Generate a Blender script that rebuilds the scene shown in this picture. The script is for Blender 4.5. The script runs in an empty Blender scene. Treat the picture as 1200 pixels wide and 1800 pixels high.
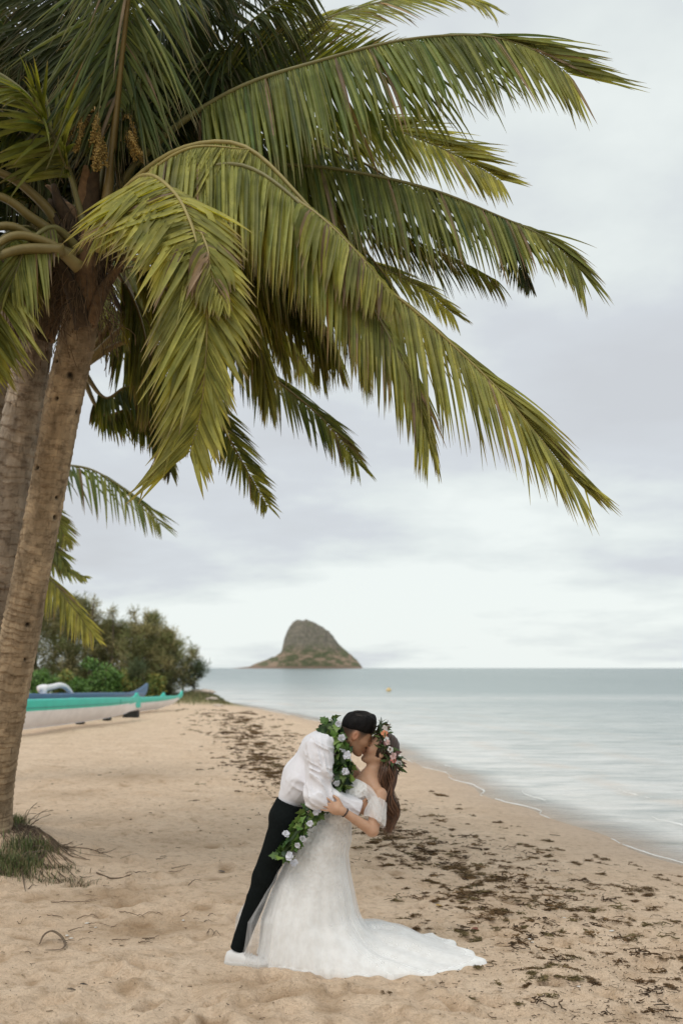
import bpy, bmesh, math, random
import numpy as np
from mathutils import Vector, Matrix
random.seed(7); np.random.seed(7)
SC = bpy.context.scene
COL = SC.collection
F, HY, CX, CAMZ = 1750.0, 1171.0, 600.0, 1.8

# ------------------------------------------------------------------ camera
cam_d = bpy.data.cameras.new('camera')
cam = bpy.data.objects.new('camera', cam_d); COL.objects.link(cam)
cam.location = (0, 0, CAMZ); cam.rotation_euler = (math.radians(90), 0, 0)
cam_d.sensor_fit = 'VERTICAL'; cam_d.sensor_height = 36; cam_d.sensor_width = 24
cam_d.lens = 35.0
cam_d.shift_y = (HY - 900) / 1800.0
cam_d.clip_start = 0.1; cam_d.clip_end = 20000
cam_d.dof.use_dof = True; cam_d.dof.focus_distance = 6.3; cam_d.dof.aperture_fstop = 2.0
SC.camera = cam
# ------------------------------------------------------------------ world: overcast sky
SUN_EL, SUN_AZ = math.radians(58), math.radians(215)
W = bpy.data.worlds.new('World'); SC.world = W; W.use_nodes = True
nt = W.node_tree; nt.nodes.clear()
def N(tree, typ, **kw):
    n = tree.nodes.new(typ)
    for k, v in kw.items():
        if k.startswith('i_'): n.inputs[k[2:]].default_value = v
        else: setattr(n, k, v)
    return n
def L(tree, a, b): tree.links.new(a, b)
out = N(nt, 'ShaderNodeOutputWorld'); bg = N(nt, 'ShaderNodeBackground')
sky = N(nt, 'ShaderNodeTexSky'); sky.sky_type = 'NISHITA'; sky.sun_disc = False
sky.sun_elevation = SUN_EL; sky.sun_rotation = SUN_AZ
tc = N(nt, 'ShaderNodeTexCoord'); sep = N(nt, 'ShaderNodeSeparateXYZ'); L(nt, tc.outputs['Generated'], sep.inputs[0])
def math_n(tree, op, a=None, b=None, clamp=False):
    n = tree.nodes.new('ShaderNodeMath'); n.operation = op; n.use_clamp = clamp
    for i, v in enumerate((a, b)):
        if v is None: continue
        if isinstance(v, (int, float)): n.inputs[i].default_value = v
        else: tree.links.new(v, n.inputs[i])
    return n.outputs[0]
zc = math_n(nt, 'MAXIMUM', sep.outputs[2], 0.0)
den = math_n(nt, 'ADD', zc, 0.16)
dx = math_n(nt, 'DIVIDE', sep.outputs[0], den); dy = math_n(nt, 'DIVIDE', sep.outputs[1], den)
comb = N(nt, 'ShaderNodeCombineXYZ'); L(nt, dx, comb.inputs[0]); L(nt, dy, comb.inputs[1])
n1 = N(nt, 'ShaderNodeTexNoise'); n1.inputs['Scale'].default_value = 0.75; n1.inputs['Detail'].default_value = 7; n1.inputs['Roughness'].default_value = 0.55
mp = N(nt, 'ShaderNodeMapping'); mp.inputs['Location'].default_value = (4.3, 1.2, 0); L(nt, comb.outputs[0], mp.inputs[0]); L(nt, mp.outputs[0], n1.inputs['Vector'])
# slow layering with height (0 horizon ... 1 zenith)
ele = N(nt, 'ShaderNodeValToRGB'); L(nt, zc, ele.inputs[0])
e = ele.color_ramp; e.elements[0].position = 0.0; e.elements[0].color = (.88,)*3+(1,)
e.elements[1].position = 1.0; e.elements[1].color = (.55,)*3+(1,)
for p, v in ((.055, .92), (.095, .78), (.15, .46), (.25, .40), (.36, .48), (.5, .62), (.65, .62)):
    q = e.elements.new(p); q.color = (v, v, v, 1)
s1 = math_n(nt, 'MULTIPLY_ADD', n1.outputs[0], 2.1); nt.nodes[-1].inputs[2].default_value = -1.05
s2 = math_n(nt, 'MULTIPLY', s1, 1.5)
fac = math_n(nt, 'ADD', ele.outputs[0], s2, True)
cr = N(nt, 'ShaderNodeValToRGB'); L(nt, fac, cr.inputs[0])
c = cr.color_ramp; c.elements[0].position = 0.08; c.elements[0].color = (.59, .615, .645, 1)
c.elements[1].position = .95; c.elements[1].color = (.835, .885, .865, 1)
q = c.elements.new(.45); q.color = (.635, .67, .705, 1)
q = c.elements.new(.7); q.color = (.735, .785, .78, 1)
vm = N(nt, 'ShaderNodeMix'); vm.data_type = 'RGBA'; vm.inputs[0].default_value = 0.06
sm = N(nt, 'ShaderNodeVectorMath'); sm.operation = 'SCALE'; sm.inputs[3].default_value = 0.08; L(nt, sky.outputs[0], sm.inputs[0])
L(nt, cr.outputs[0], vm.inputs[6]); L(nt, sm.outputs[0], vm.inputs[7])
L(nt, vm.outputs[2], bg.inputs[0]); bg.inputs[1].default_value = 1.04; L(nt, bg.outputs[0], out.inputs[0])
# ------------------------------------------------------------------ sun (soft, behind cloud)
sd = bpy.data.lights.new('sun', 'SUN'); sd.energy = 1.3; sd.angle = math.radians(32); sd.color = (1, .94, .86)
sun = bpy.data.objects.new('sun', sd); COL.objects.link(sun)
_az = math.radians(-145)   # comes from behind the camera's left shoulder
sdir = Vector((math.cos(SUN_EL)*math.sin(_az), math.cos(SUN_EL)*math.cos(_az), math.sin(SUN_EL)))
sun.rotation_euler = (-sdir).to_track_quat('-Z', 'Y').to_euler()
SC.view_settings.view_transform = 'Standard'; SC.view_settings.look = 'None'
SC.view_settings.exposure = 0.06; SC.view_settings.gamma = 1.0; SC.view_settings.use_curve_mapping = False
SC.render.engine = 'CYCLES'
SC.cycles.use_denoising = True
SC.cycles.max_bounces = 8; SC.cycles.transparent_max_bounces = 16; SC.cycles.caustics_reflective = False; SC.cycles.caustics_refractive = False

# ------------------------------------------------------------------ helpers
def P(px, py, d): return Vector(((px-CX)/F*d, d, CAMZ-(py-HY)/F*d))
def tag(o, label=None, cat=None, group=None, kind=None):
    if label: o['label'] = label
    if cat: o['category'] = cat
    if group: o['group'] = group
    if kind: o['kind'] = kind
    return o
def link(name, me, mat=None, parent=None):
    o = bpy.data.objects.new(name, me); COL.objects.link(o)
    if mat is not None and len(me.materials) == 0: me.materials.append(mat)
    if parent is not None:
        o.parent = parent
        o.matrix_parent_inverse = Matrix.Translation(parent.location).inverted() if parent.parent is None else Matrix.Identity(4)
    return o
def empty(name, loc, label, cat, group=None):
    o = bpy.data.objects.new(name, None); COL.objects.link(o); o.location = loc; o.empty_display_size = .1
    return tag(o, label, cat, group)
def smooth(me, on=True):
    me.polygons.foreach_set('use_smooth', [on]*len(me.polygons)); me.update()
class MB:
    """collects vertices, faces and a colour per vertex; builds one mesh"""
    def __init__(s): s.v = []; s.f = []; s.c = []; s.n = 0
    def add(s, v, f, c=None):
        v = np.asarray(v, dtype=np.float64).reshape(-1, 3)
        for q in f: s.f.append(tuple(int(i)+s.n for i in q))
        s.v.append(v)
        if c is None: c = (1, 1, 1)
        c = np.asarray(c, dtype=np.float64)
        if c.ndim == 1: c = np.tile(c, (len(v), 1))
        s.c.append(c); s.n += len(v)
    def mesh(s, name, mat, sm=True, off=(0, 0, 0)):
        me = bpy.data.meshes.new(name)
        V = np.concatenate(s.v) - np.asarray(off) if s.v else np.zeros((0, 3))
        me.from_pydata(V.tolist(), [], s.f)
        ca = me.color_attributes.new('tint', 'FLOAT_COLOR', 'POINT')
        Cc = np.concatenate(s.c) if s.c else np.zeros((0, 3)); Cc = np.hstack([Cc, np.ones((len(Cc), 1))])
        ca.data.foreach_set('color', Cc.astype(np.float32).ravel())
        me.materials.append(mat)
        if sm: smooth(me)
        return me
    def build(s, name, mat, parent=None, sm=True):
        off = parent.location if (parent is not None and parent.parent is None) else (Vector((0, 0, 0)))
        if parent is not None and parent.parent is not None: off = parent.parent.location
        me = s.mesh(name, mat, sm, off)
        o = bpy.data.objects.new(name, me); COL.objects.link(o)
        if parent is not None: o.parent = parent
        return o
def gridfaces(nr, ncol, close=False):
    f = []
    for i in range(nr-1):
        for j in range(ncol if close else ncol-1):
            k = (j+1) % ncol
            f.append((i*ncol+j, i*ncol+k, (i+1)*ncol+k, (i+1)*ncol+j))
    return f
def frame(t):
    t = np.asarray(t, float); t = t/np.linalg.norm(t)
    u = np.array([0, 0, 1.]) if abs(t[2]) < .9 else np.array([1., 0, 0])
    a = np.cross(t, u); a /= np.linalg.norm(a); return t, a, np.cross(a, t)
def spline(pts, n):
    """Catmull-Rom through pts -> n points"""
    p = np.array([list(q) for q in pts], float)
    p = np.vstack([2*p[0]-p[1], p, 2*p[-1]-p[-2]])
    seg = len(p)-3
    t = np.linspace(0, seg-1e-6, n); i = t.astype(int); u = (t-i)[:, None]
    a, b, c_, d = p[i], p[i+1], p[i+2], p[i+3]
    return .5*((2*b)+(-a+c_)*u+(2*a-5*b+4*c_-d)*u**2+(-a+3*b-3*c_+d)*u**3)
def tube(mb, pts, rad, ns=6, col=None, flat=1.0, cap=True):
    pts = np.asarray(pts, float); n = len(pts)
    rad = np.broadcast_to(np.asarray(rad, float), (n,))
    tan = np.gradient(pts, axis=0); V = []
    _, a, b = frame(tan[0])
    for i in range(n):
        t = tan[i]/(np.linalg.norm(tan[i])+1e-12)
        a = a - t*np.dot(a, t); a /= (np.linalg.norm(a)+1e-12); b = np.cross(t, a)
        for k in range(ns):
            th = 2*math.pi*k/ns
            V.append(pts[i]+rad[i]*(math.cos(th)*a+math.sin(th)*b*flat))
    f = gridfaces(n, ns, True)
    if cap: f.append(tuple(range(ns))[::-1]); f.append(tuple((n-1)*ns+k for k in range(ns)))
    if col is not None:
        col = np.asarray(col, float)
        if col.ndim == 2: col = np.repeat(col, ns, axis=0)
    mb.add(V, f, col)
def ico(mb, c, r, col=None, sub=2, jit=0.0, sq=(1, 1, 1)):
    bm = bmesh.new(); bmesh.ops.create_icosphere(bm, subdivisions=sub, radius=1)
    V = np.array([v.co[:] for v in bm.verts]); Fc = [[v.index for v in f.verts] for f in bm.faces]; bm.free()
    if jit: V = V*(1+jit*(vnoise3(V*2.3+np.asarray(c)*7)-.5)[:, None]*2)
    mb.add(V*r*np.asarray(sq)+np.asarray(c), Fc, col)
def _h(ix, iy, iz):
    h = (ix.astype(np.int64)*374761393 + iy.astype(np.int64)*668265263 + iz.astype(np.int64)*2147483647*3 + 1013904223) & 0xffffffff
    h = ((h ^ (h >> 13))*1274126177) & 0xffffffff
    h = ((h ^ (h >> 16))*2246822519) & 0xffffffff
    return ((h ^ (h >> 15)) & 0xffffff)/float(0xffffff)
def vnoise3(p):
    p = np.asarray(p, float); i = np.floor(p).astype(np.int64); f = p-i; f = f*f*(3-2*f); r = 0
    for a in (0, 1):
        for b in (0, 1):
            for c_ in (0, 1):
                w = (f[..., 0] if a else 1-f[..., 0])*(f[..., 1] if b else 1-f[..., 1])*(f[..., 2] if c_ else 1-f[..., 2])
                r = r + w*_h(i[..., 0]+a, i[..., 1]+b, i[..., 2]+c_)
    return r
def noise2(x, y, oct=3, seed=0.0):
    r = 0; a = .5; tot = 0
    for k in range(oct):
        r = r + a*vnoise3(np.stack([x*2**k+seed, y*2**k-seed, np.full_like(x, seed+k*3.7)], -1)); tot += a; a *= .5
    return r/tot

# ------------------------------------------------------------------ materials
def mat(name): m = bpy.data.materials.new(name); m.use_nodes = True; return m, m.node_tree, m.node_tree.nodes['Principled BSDF']
def ramp(t, src, stops):
    r = N(t, 'ShaderNodeValToRGB'); L(t, src, r.inputs[0]); el = r.color_ramp.elements
    el[0].position, el[0].color = stops[0][0], tuple(stops[0][1])+(1,)
    el[1].position, el[1].color = stops[-1][0], tuple(stops[-1][1])+(1,)
    for p, c_ in stops[1:-1]:
        q = el.new(p); q.color = tuple(c_)+(1,)
    return r.outputs[0]
def noise_n(t, scale, detail=4, rough=.55, mapping=None, coord='Object'):
    tc = N(t, 'ShaderNodeTexCoord'); n = N(t, 'ShaderNodeTexNoise')
    n.inputs['Scale'].default_value = scale; n.inputs['Detail'].default_value = detail; n.inputs['Roughness'].default_value = rough
    if mapping:
        m = N(t, 'ShaderNodeMapping'); m.inputs['Scale'].default_value = mapping; L(t, tc.outputs[coord], m.inputs[0]); L(t, m.outputs[0], n.inputs['Vector'])
    else: L(t, tc.outputs[coord], n.inputs['Vector'])
    return n.outputs[0]
def bump(t, b, h, strength=.3, dist=.01, prev=None):
    n = N(t, 'ShaderNodeBump'); n.inputs['Strength'].default_value = strength; n.inputs['Distance'].default_value = dist
    L(t, h, n.inputs['Height'])
    if prev is not None: L(t, prev, n.inputs['Normal'])
    if b is not None: L(t, n.outputs[0], b.inputs['Normal'])
    return n.outputs[0]
def mixc(t, fac, a, b, mode='MIX'):
    m = N(t, 'ShaderNodeMix'); m.data_type = 'RGBA'; m.blend_type = mode
    for i, v in ((0, fac), (6, a), (7, b)):
        if isinstance(v, (int, float)): m.inputs[i].default_value = v
        elif isinstance(v, tuple): m.inputs[i].default_value = v+(1,) if len(v) == 3 else v
        else: L(t, v, m.inputs[i])
    return m.outputs[2]
def simple(name, col, rough=.6, nscale=None, namp=.25, tint=False, spec=.5, bumpd=0, sheen=0, trans=0):
    m, t, b = mat(name); c_ = col
    b.inputs['Roughness'].default_value = rough; b.inputs['Specular IOR Level'].default_value = spec
    src = None
    if nscale:
        n = noise_n(t, nscale)
        src = ramp(t, n, [(.25, tuple(x*(1-namp) for x in col)), (.75, tuple(min(1, x*(1+namp)) for x in col))])
        if bumpd: bump(t, b, n, .6, bumpd)
    if tint:
        a = N(t, 'ShaderNodeVertexColor'); a.layer_name = 'tint'
        src = mixc(t, 1.0, src if src is not None else col, a.outputs[0], 'MULTIPLY')
    if src is not None: L(t, src, b.inputs['Base Color'])
    else: b.inputs['Base Color'].default_value = tuple(col)+(1,)
    if sheen: b.inputs['Sheen Weight'].default_value = sheen
    if trans:
        o = t.nodes['Material Output']; tr = N(t, 'ShaderNodeBsdfTranslucent'); mx = N(t, 'ShaderNodeMixShader'); mx.inputs[0].default_value = trans
        if src is not None: L(t, src, tr.inputs[0])
        else: tr.inputs[0].default_value = tuple(col)+(1,)
        L(t, b.outputs[0], mx.inputs[1]); L(t, tr.outputs[0], mx.inputs[2]); L(t, mx.outputs[0], o.inputs[0])
    return m

# ------------------------------------------------------------------ beach, water, foam
WL = -0.22
_sy = np.array([-60, -30, 0, 6, 10.3, 12.3, 15.7, 20, 33.5, 45, 49, 54, 58, 61, 64, 72, 90, 600])
_sx = np.array([20, 13, 7.2, 5.0, 3.55, 2.95, 2.4, 1.7, 0.0, -3.2, -4.4, -6.0, -8.6, -14, -26, -70, -260, -900.])
_ty = np.arange(-60, 600, .25); _tx = np.interp(_ty, _sy, _sx)
_k = np.hanning(15); _k /= _k.sum(); _tx = np.convolve(np.pad(_tx, 7, mode='edge'), _k, 'valid')
_tx = _tx + .10*np.sin(_ty*1.1)*np.clip((60-_ty)/40, 0, 1) + .06*np.sin(_ty*2.7+1)*np.clip((50-_ty)/40, 0, 1)
_tg = 1/np.sqrt(1+np.gradient(_tx, _ty)**2)
def shore(x, y):
    return (np.interp(y, _ty, _tx)-x)*np.maximum(np.interp(y, _ty, _tg), .25)
MOUND = (-3.25, 9.3)
def base_h(x, y):
    x = np.asarray(x, float); y = np.asarray(y, float)
    d = shore(x, y)
    up = .30*(1-np.exp(-np.maximum(d, 0)/3.4)) + .04*np.clip((d-7)/12, 0, 1)**1.5
    dn = np.maximum(.05*np.minimum(d, 0), -3)
    h = WL + np.where(d > 0, up, dn)
    h = h + .30*np.exp(-(((x-MOUND[0])/.9)**2+((y-MOUND[1])/1.0)**2)) \
          + .60*np.exp(-(((x+6.9)/2.3)**2+((y-53)/2.6)**2))*np.clip(d/2, 0, 1) \
          + .8*np.clip((-x-12)/20, 0, 1)*np.clip((y-46)/20, 0, 1)*np.clip(d/4, 0, 1)
    return h
def ground(x, y): return float(base_h(np.array([x]), np.array([y]))[0])

def wrack(x, y):
    """0..1 how strewn with weed"""
    wy = np.array([0, 3, 5.4, 6.6, 8.1, 10.2, 11.3, 16.7, 24, 35, 45]); wx = np.array([1.9, 1.8, 1.75, 1.6, 1.35, .85, .35, -1.15, -2.1, -3.9, -6])
    return x-np.interp(y, wy, wx)

GRID = {}
def ground_real(x, y):
    yc, uu, Wd, Z = GRID['y'], GRID['uu'], GRID['W'], GRID['Z']
    i = int(np.clip(np.searchsorted(yc, y)-1, 0, len(yc)-2)); ty = (y-yc[i])/(yc[i+1]-yc[i]); r = 0
    for k, w in ((i, 1-ty), (i+1, ty)):
        u = np.interp(x/Wd[k], uu, np.arange(len(uu))); j = int(min(u, len(uu)-2)); r += w*(Z[k, j]*(1-(u-j))+Z[k, j+1]*(u-j))
    return float(r)
def build_beach():
    yc = np.concatenate([np.linspace(-40, 2.4, 14), 2.4*np.exp(np.linspace(.01, math.log(75/2.4), 720)), np.linspace(80, 560, 22)])
    u = np.linspace(-1, 1, 620); uu = .62*u+.5*u**3+4.0*u**15+ (40*np.sign(u)*np.maximum(np.abs(u)-.97, 0)/.03)
    Wd = np.maximum(.46*np.abs(yc)+.6, 2.0)
    X = Wd[:, None]*uu[None, :]; Y = np.repeat(yc[:, None], len(u), 1)
    Z = base_h(X, Y); d = shore(X, Y)
    dry = np.clip((d-1.2)/3.0, 0, 1)
    fade = np.clip((75-Y)/20, 0, 1)*np.clip((Y-.5)/2, 0, 1)
    rough = (.25+.75*dry)*fade*np.where(d > 0, 1, .2)
    n1 = noise2(X*.7, Y*.7, 3, 3.1)-.5
    n2 = noise2(X*3.2+Y*.6, Y*4.2, 3, 8.4)-.5
    n3 = noise2(X*9, Y*11, 2, 1.7)-.5
    calm = 1-.75*np.exp(-(((X-.15)/.95)**2+((Y-6.12)/.5)**2)**2); rough = rough*calm
    left = np.clip((1.0-wrack(X, Y))/2.0, 0.25, 1)
    Z = Z + rough*(n1*.07 + n2*.034*left + n3*.016*left + (noise2(X*19, Y*23, 2, 21)-.5)*.010*left)
    nn = noise2(X*5.3, Y*6.5, 2, 12.4); Z = Z - rough*left*.05*np.clip(nn-.62, 0, 1)/.38
    # footprints and hollows
    rs = np.random.RandomState(5)
    dark = np.zeros_like(Z)
    for k in range(1500):
        y = 3.2*math.exp(rs.rand()**1.0*math.log(26/3.2)); x = rs.uniform(-.62, .42)*y
        if float(shore(np.array([x]), np.array([y]))[0]) < 1.6: continue
        if wrack(x, y) > .7 and rs.rand() < .75: continue
        if ((x-.15)/1.0)**2+((y-6.12)/.5)**2 < 1 and rs.rand() < .9: continue
        a = rs.normal(1.2, 1.0); sx, sy = rs.uniform(.035, .065), rs.uniform(.06, .13)
        if rs.rand() < .25: sx *= 1.6; sy *= 1.3
        i0, i1 = np.searchsorted(yc, [y-.5, y+.5])
        xs = X[i0:i1]-x; ys = Y[i0:i1]-y
        p = xs*math.cos(a)+ys*math.sin(a); q = -xs*math.sin(a)+ys*math.cos(a)
        r2 = (q/sx)**2+(p/sy)**2; A = rs.uniform(.010, .036)
        Z[i0:i1] += A*(-np.exp(-r2)+.55*np.exp(-(np.sqrt(r2)-1.75)**2*2.6))
        if rs.rand() < .5: dark[i0:i1] += np.exp(-r2*1.2)*rs.uniform(.2, .8)  # tints hollows darker: damp sand plus dip shading painted into colour
    # dark patches between palm and couple: damp sand plus painted shading of dips
    for (px, py, w, h, s) in ((190, 1580, 70, 16, .9), (250, 1640, 110, 18, .9), (430, 1745, 40, 8, .5), (60, 1590, 40, 8, .6), (560, 1760, 60, 8, .5), (420, 1580, 40, 10, .4), (240, 1370, 90, 10, .5), (130, 1400, 70, 8, .5), (330, 1480, 60, 8, .35), (250, 1690, 70, 9, .4), (375, 1735, 30, 6, .8), (225, 1745, 28, 7, .8), (95, 1668, 30, 6, .4)):
        dd = F*CAMZ/(py-HY); xx = (px-CX)/F*dd
        dark += s*np.exp(-((X-xx)/(w/F*dd))**2-((Y-dd)/(h/(py-HY)*dd))**2)*(.4+.8*noise2(X*8, Y*8, 2, 5))
    GRID['y'] = yc; GRID['uu'] = uu; GRID['W'] = Wd; GRID['Z'] = Z
    V = np.stack([X, Y, Z], -1).reshape(-1, 3); nr, nc = X.shape
    idx = np.arange(nr*nc).reshape(nr, nc)
    Q = np.stack([idx[:-1, :-1], idx[:-1, 1:], idx[1:, 1:], idx[1:, :-1]], -1).reshape(-1, 4)
    me = bpy.data.meshes.new('beach'); me.vertices.add(len(V)); me.vertices.foreach_set('co', V.ravel())
    me.loops.add(Q.size); me.loops.foreach_set('vertex_index', Q.ravel().astype(np.int32))
    me.polygons.add(len(Q)); me.polygons.foreach_set('loop_start', (np.arange(len(Q))*4).astype(np.int32)); me.update(calc_edges=True)
    wet = np.clip(1-(d/1.3), 0, 1)
    ca = me.color_attributes.new('tint', 'FLOAT_COLOR', 'POINT')
    wr = np.exp(-((wrack(X, Y)-.25)/.9)**2)
    grassy = np.clip(np.exp(-(((X+7.2)/3.2)**2+((Y-53)/4.2)**2))*2.2-.25, 0, 1)+np.clip((-X-9)/3, 0, 1)*np.clip((Y-40)/5, 0, 1)
    cc = np.stack([wet, np.clip(dark, 0, 1), np.clip(grassy, 0, 1), np.ones_like(wet)], -1)
    ca.data.foreach_set('color', cc.astype(np.float32).ravel())
    w2 = me.attributes.new('litter', 'FLOAT', 'POINT'); w2.data.foreach_set('value', wr.astype(np.float32).ravel())
    smooth(me)
    m, t, b = mat('sand'); vc = N(t, 'ShaderNodeVertexColor'); vc.layer_name = 'tint'
    sp = N(t, 'ShaderNodeSeparateColor'); L(t, vc.outputs[0], sp.inputs[0])
    big = noise_n(t, 1.3, 4, .6, (1, 1.6, 1)); mid = noise_n(t, 11, 5, .65); fine = noise_n(t, 170, 3, .7)
    col = ramp(t, big, [(.3, (.73, .54, .375)), (.7, (.85, .66, .485))])
    col = mixc(t, math_n(t, 'MULTIPLY', ramp_f(t, mid, .50, .68), .6), col, (.42, .28, .165))
    col = mixc(t, math_n(t, 'MULTIPLY', ramp_f(t, noise_n(t, 34, 5, .75, (1, 1.5, 1)), .56, .66), .55), col, (.36, .235, .135))
    col = mixc(t, math_n(t, 'MULTIPLY', ramp_f(t, fine, .54, .70), .6), col, (.27, .19, .13))
    col = mixc(t, math_n(t, 'MULTIPLY', ramp_f(t, noise_n(t, 230, 2, .5), .62, .7), .5), col, (.78, .70, .60))
    col = mixc(t, math_n(t, 'MULTIPLY', sp.outputs[1], .95), col, (.35, .225, .125))
    col = mixc(t, math_n(t, 'MULTIPLY', sp.outputs[0], .45), col, (.40, .285, .20))
    lit = N(t, 'ShaderNodeAttribute'); lit.attribute_name = 'litter'
    sc = ramp_f(t, noise_n(t, 26, 5, .75, (1, 1.8, 1)), .60, .68)
    col = mixc(t, math_n(t, 'MULTIPLY', math_n(t, 'MULTIPLY', sc, lit.outputs['Fac']), .45), col, (.16, .10, .055))
    gcol = ramp(t, noise_n(t, 3.0, 4), [(.35, (.30, .26, .13)), (.65, (.17, .17, .07))])
    col = mixc(t, sp.outputs[2], col, gcol)
    L(t, col, b.inputs['Base Color'])
    rg = N(t, 'ShaderNodeMapRange'); L(t, sp.outputs[0], rg.inputs[0]); rg.inputs[3].default_value = .92; rg.inputs[4].default_value = .5
    L(t, rg.outputs[0], b.inputs['Roughness']); b.inputs['Specular IOR Level'].default_value = .25
    h1 = bump(t, None, mid, 1.0, .05); h1 = bump(t, None, noise_n(t, 42, 4, .7), 1.0, .02, h1); bump(t, b, fine, .6, .006, h1)
    o = link('beach', me, m); tag(o, kind='structure')
def ramp_f(t, src, lo, hi):
    r = N(t, 'ShaderNodeMapRange'); L(t, src, r.inputs[0]); r.inputs[1].default_value = lo; r.inputs[2].default_value = hi; r.clamp = True
    return r.outputs[0]
build_beach()

def build_water():
    yc = np.concatenate([np.linspace(-40, 2, 20), 2*np.exp(np.linspace(.02, math.log(9000/2), 460))])
    s = np.concatenate([-.45+np.zeros(1), np.linspace(-.44, 2.5, 30), np.linspace(2.7, 14, 40), 14*np.exp(np.linspace(.1, math.log(700), 60))])
    sh = np.interp(yc, _ty, _tx); g = np.maximum(np.interp(yc, _ty, _tg), .25)
    sh = np.where(yc > 75, np.minimum(sh, -80-(yc-75)*12), sh)
    X = sh[:, None]+s[None, :]/g[:, None]; Y = np.repeat(yc[:, None], len(s), 1)
    D = np.broadcast_to(s[None, :], X.shape)
    # small swells running up the shore
    ph = D*2.6+2.2*noise2(X*.25, Y*.25, 2, 4)+.3*noise2(X*2, Y*2, 2, 9)
    Z = WL + .016*np.sin(ph)**3*np.exp(-np.maximum(D, 0)/9)*np.clip((D+.45)/1.0, 0, 1)*np.clip((60-Y)/30, 0, 1)
    Z = Z + .02*(noise2(X*.9, Y*2.4, 3, 6)-.5)*np.clip((90-Y)/50, 0, 1)*np.clip(D/2, 0, 1)
    V = np.stack([X, Y, Z], -1).reshape(-1, 3)
    me = bpy.data.meshes.new('sea_water'); nr, nc = X.shape
    me.from_pydata(V.tolist(), [], gridfaces(nr, nc)); smooth(me)
    a = me.attributes.new('off', 'FLOAT', 'POINT'); a.data.foreach_set('value', np.where(Y > 45, np.minimum(D, np.maximum(X+3.2+.3*(Y-45), np.clip(D, -1, 3))), D).astype(np.float32).ravel())
    sw = me.attributes.new('swell', 'FLOAT', 'POINT'); sw.data.foreach_set('value', (np.sin(ph)*.5+.5).astype(np.float32).ravel())
    m, t, b = mat('sea'); at = N(t, 'ShaderNodeAttribute'); at.attribute_name = 'off'
    d = at.outputs['Fac']
    r = N(t, 'ShaderNodeMapRange'); L(t, d, r.inputs[0]); r.inputs[1].default_value = 0; r.inputs[2].default_value = 220
    dn = math_n(t, 'POWER', r.outputs[0], .5)
    patch = noise_n(t, .035, 4, .6, (.25, 1, 1))
    deep = ramp(t, patch, [(.35, (.10, .155, .165)), (.6, (.22, .29, .275))])
    col = ramp(t, dn, [(0, (.76, .72, .66)), (.10, (.69, .68, .65)), (.20, (.47, .50, .485)), (.34, (.25, .31, .31)), (.6, (.16, .22, .22)), (1, (.12, .18, .185))])
    col = mixc(t, ramp_f(t, dn, .28, 1.0), col, deep)
    rip = noise_n(t, 1.5, 5, .65, (.5, 1.7, 1)); rip2 = noise_n(t, .16, 4, .6, (.25, 1.6, 1))
    col = mixc(t, math_n(t, 'MULTIPLY', ramp_f(t, rip, .42, .66), .55), col, (.13, .19, .19)); col = mixc(t, math_n(t, 'MULTIPLY', ramp_f(t, rip2, .5, .66), .30), col, (.16, .23, .22))
    # drifting foam and stirred sand
    at2 = N(t, 'ShaderNodeAttribute'); at2.attribute_name = 'swell'
    fo = noise_n(t, 1.1, 6, .7, (.55, 1.5, 1))
    fm = math_n(t, 'MULTIPLY', ramp_f(t, fo, .46, .66), ramp_f(t, dn, .36, .03))
    col = mixc(t, math_n(t, 'MULTIPLY', fm, .55), col, (.82, .80, .77))
    st = math_n(t, 'MULTIPLY', math_n(t, 'MULTIPLY', ramp_f(t, at2.outputs['Fac'], .72, .98), ramp_f(t, dn, .24, .08)), ramp_f(t, noise_n(t, .5, 3), .42, .6))
    col = mixc(t, math_n(t, 'MULTIPLY', st, .55), col, (.60, .48, .38))
    L(t, col, b.inputs['Base Color']); b.inputs['Roughness'].default_value = .2; b.inputs['IOR'].default_value = 1.33; b.inputs['Specular IOR Level'].default_value = .36
    w1 = noise_n(t, 2.2, 5, .62, (.45, 1.3, 1)); w2 = noise_n(t, .35, 4, .6, (.3, 1.4, 1)); w3 = noise_n(t, 12, 3, .6, (.6, 1.2, 1))
    hh = bump(t, None, w2, 1.0, .45); hh = bump(t, None, w1, 1.0, .13, hh); bump(t, b, w3, .7, .016, hh)
    o = t.nodes['Material Output']; tr = N(t, 'ShaderNodeBsdfTransparent'); mx = N(t, 'ShaderNodeMixShader')
    al = ramp_f(t, d, -.1, .9)
    al = math_n(t, 'MULTIPLY_ADD', al, .72); t.nodes[-1].inputs[2].default_value = .28
    L(t, al, mx.inputs[0]); L(t, tr.outputs[0], mx.inputs[1]); L(t, b.outputs[0], mx.inputs[2]); L(t, mx.outputs[0], o.inputs[0])
    tag(link('sea_water', me, m), kind='structure')
    # wash of foam along the edge
    mb = MB(); rs = np.random.RandomState(3)
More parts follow.
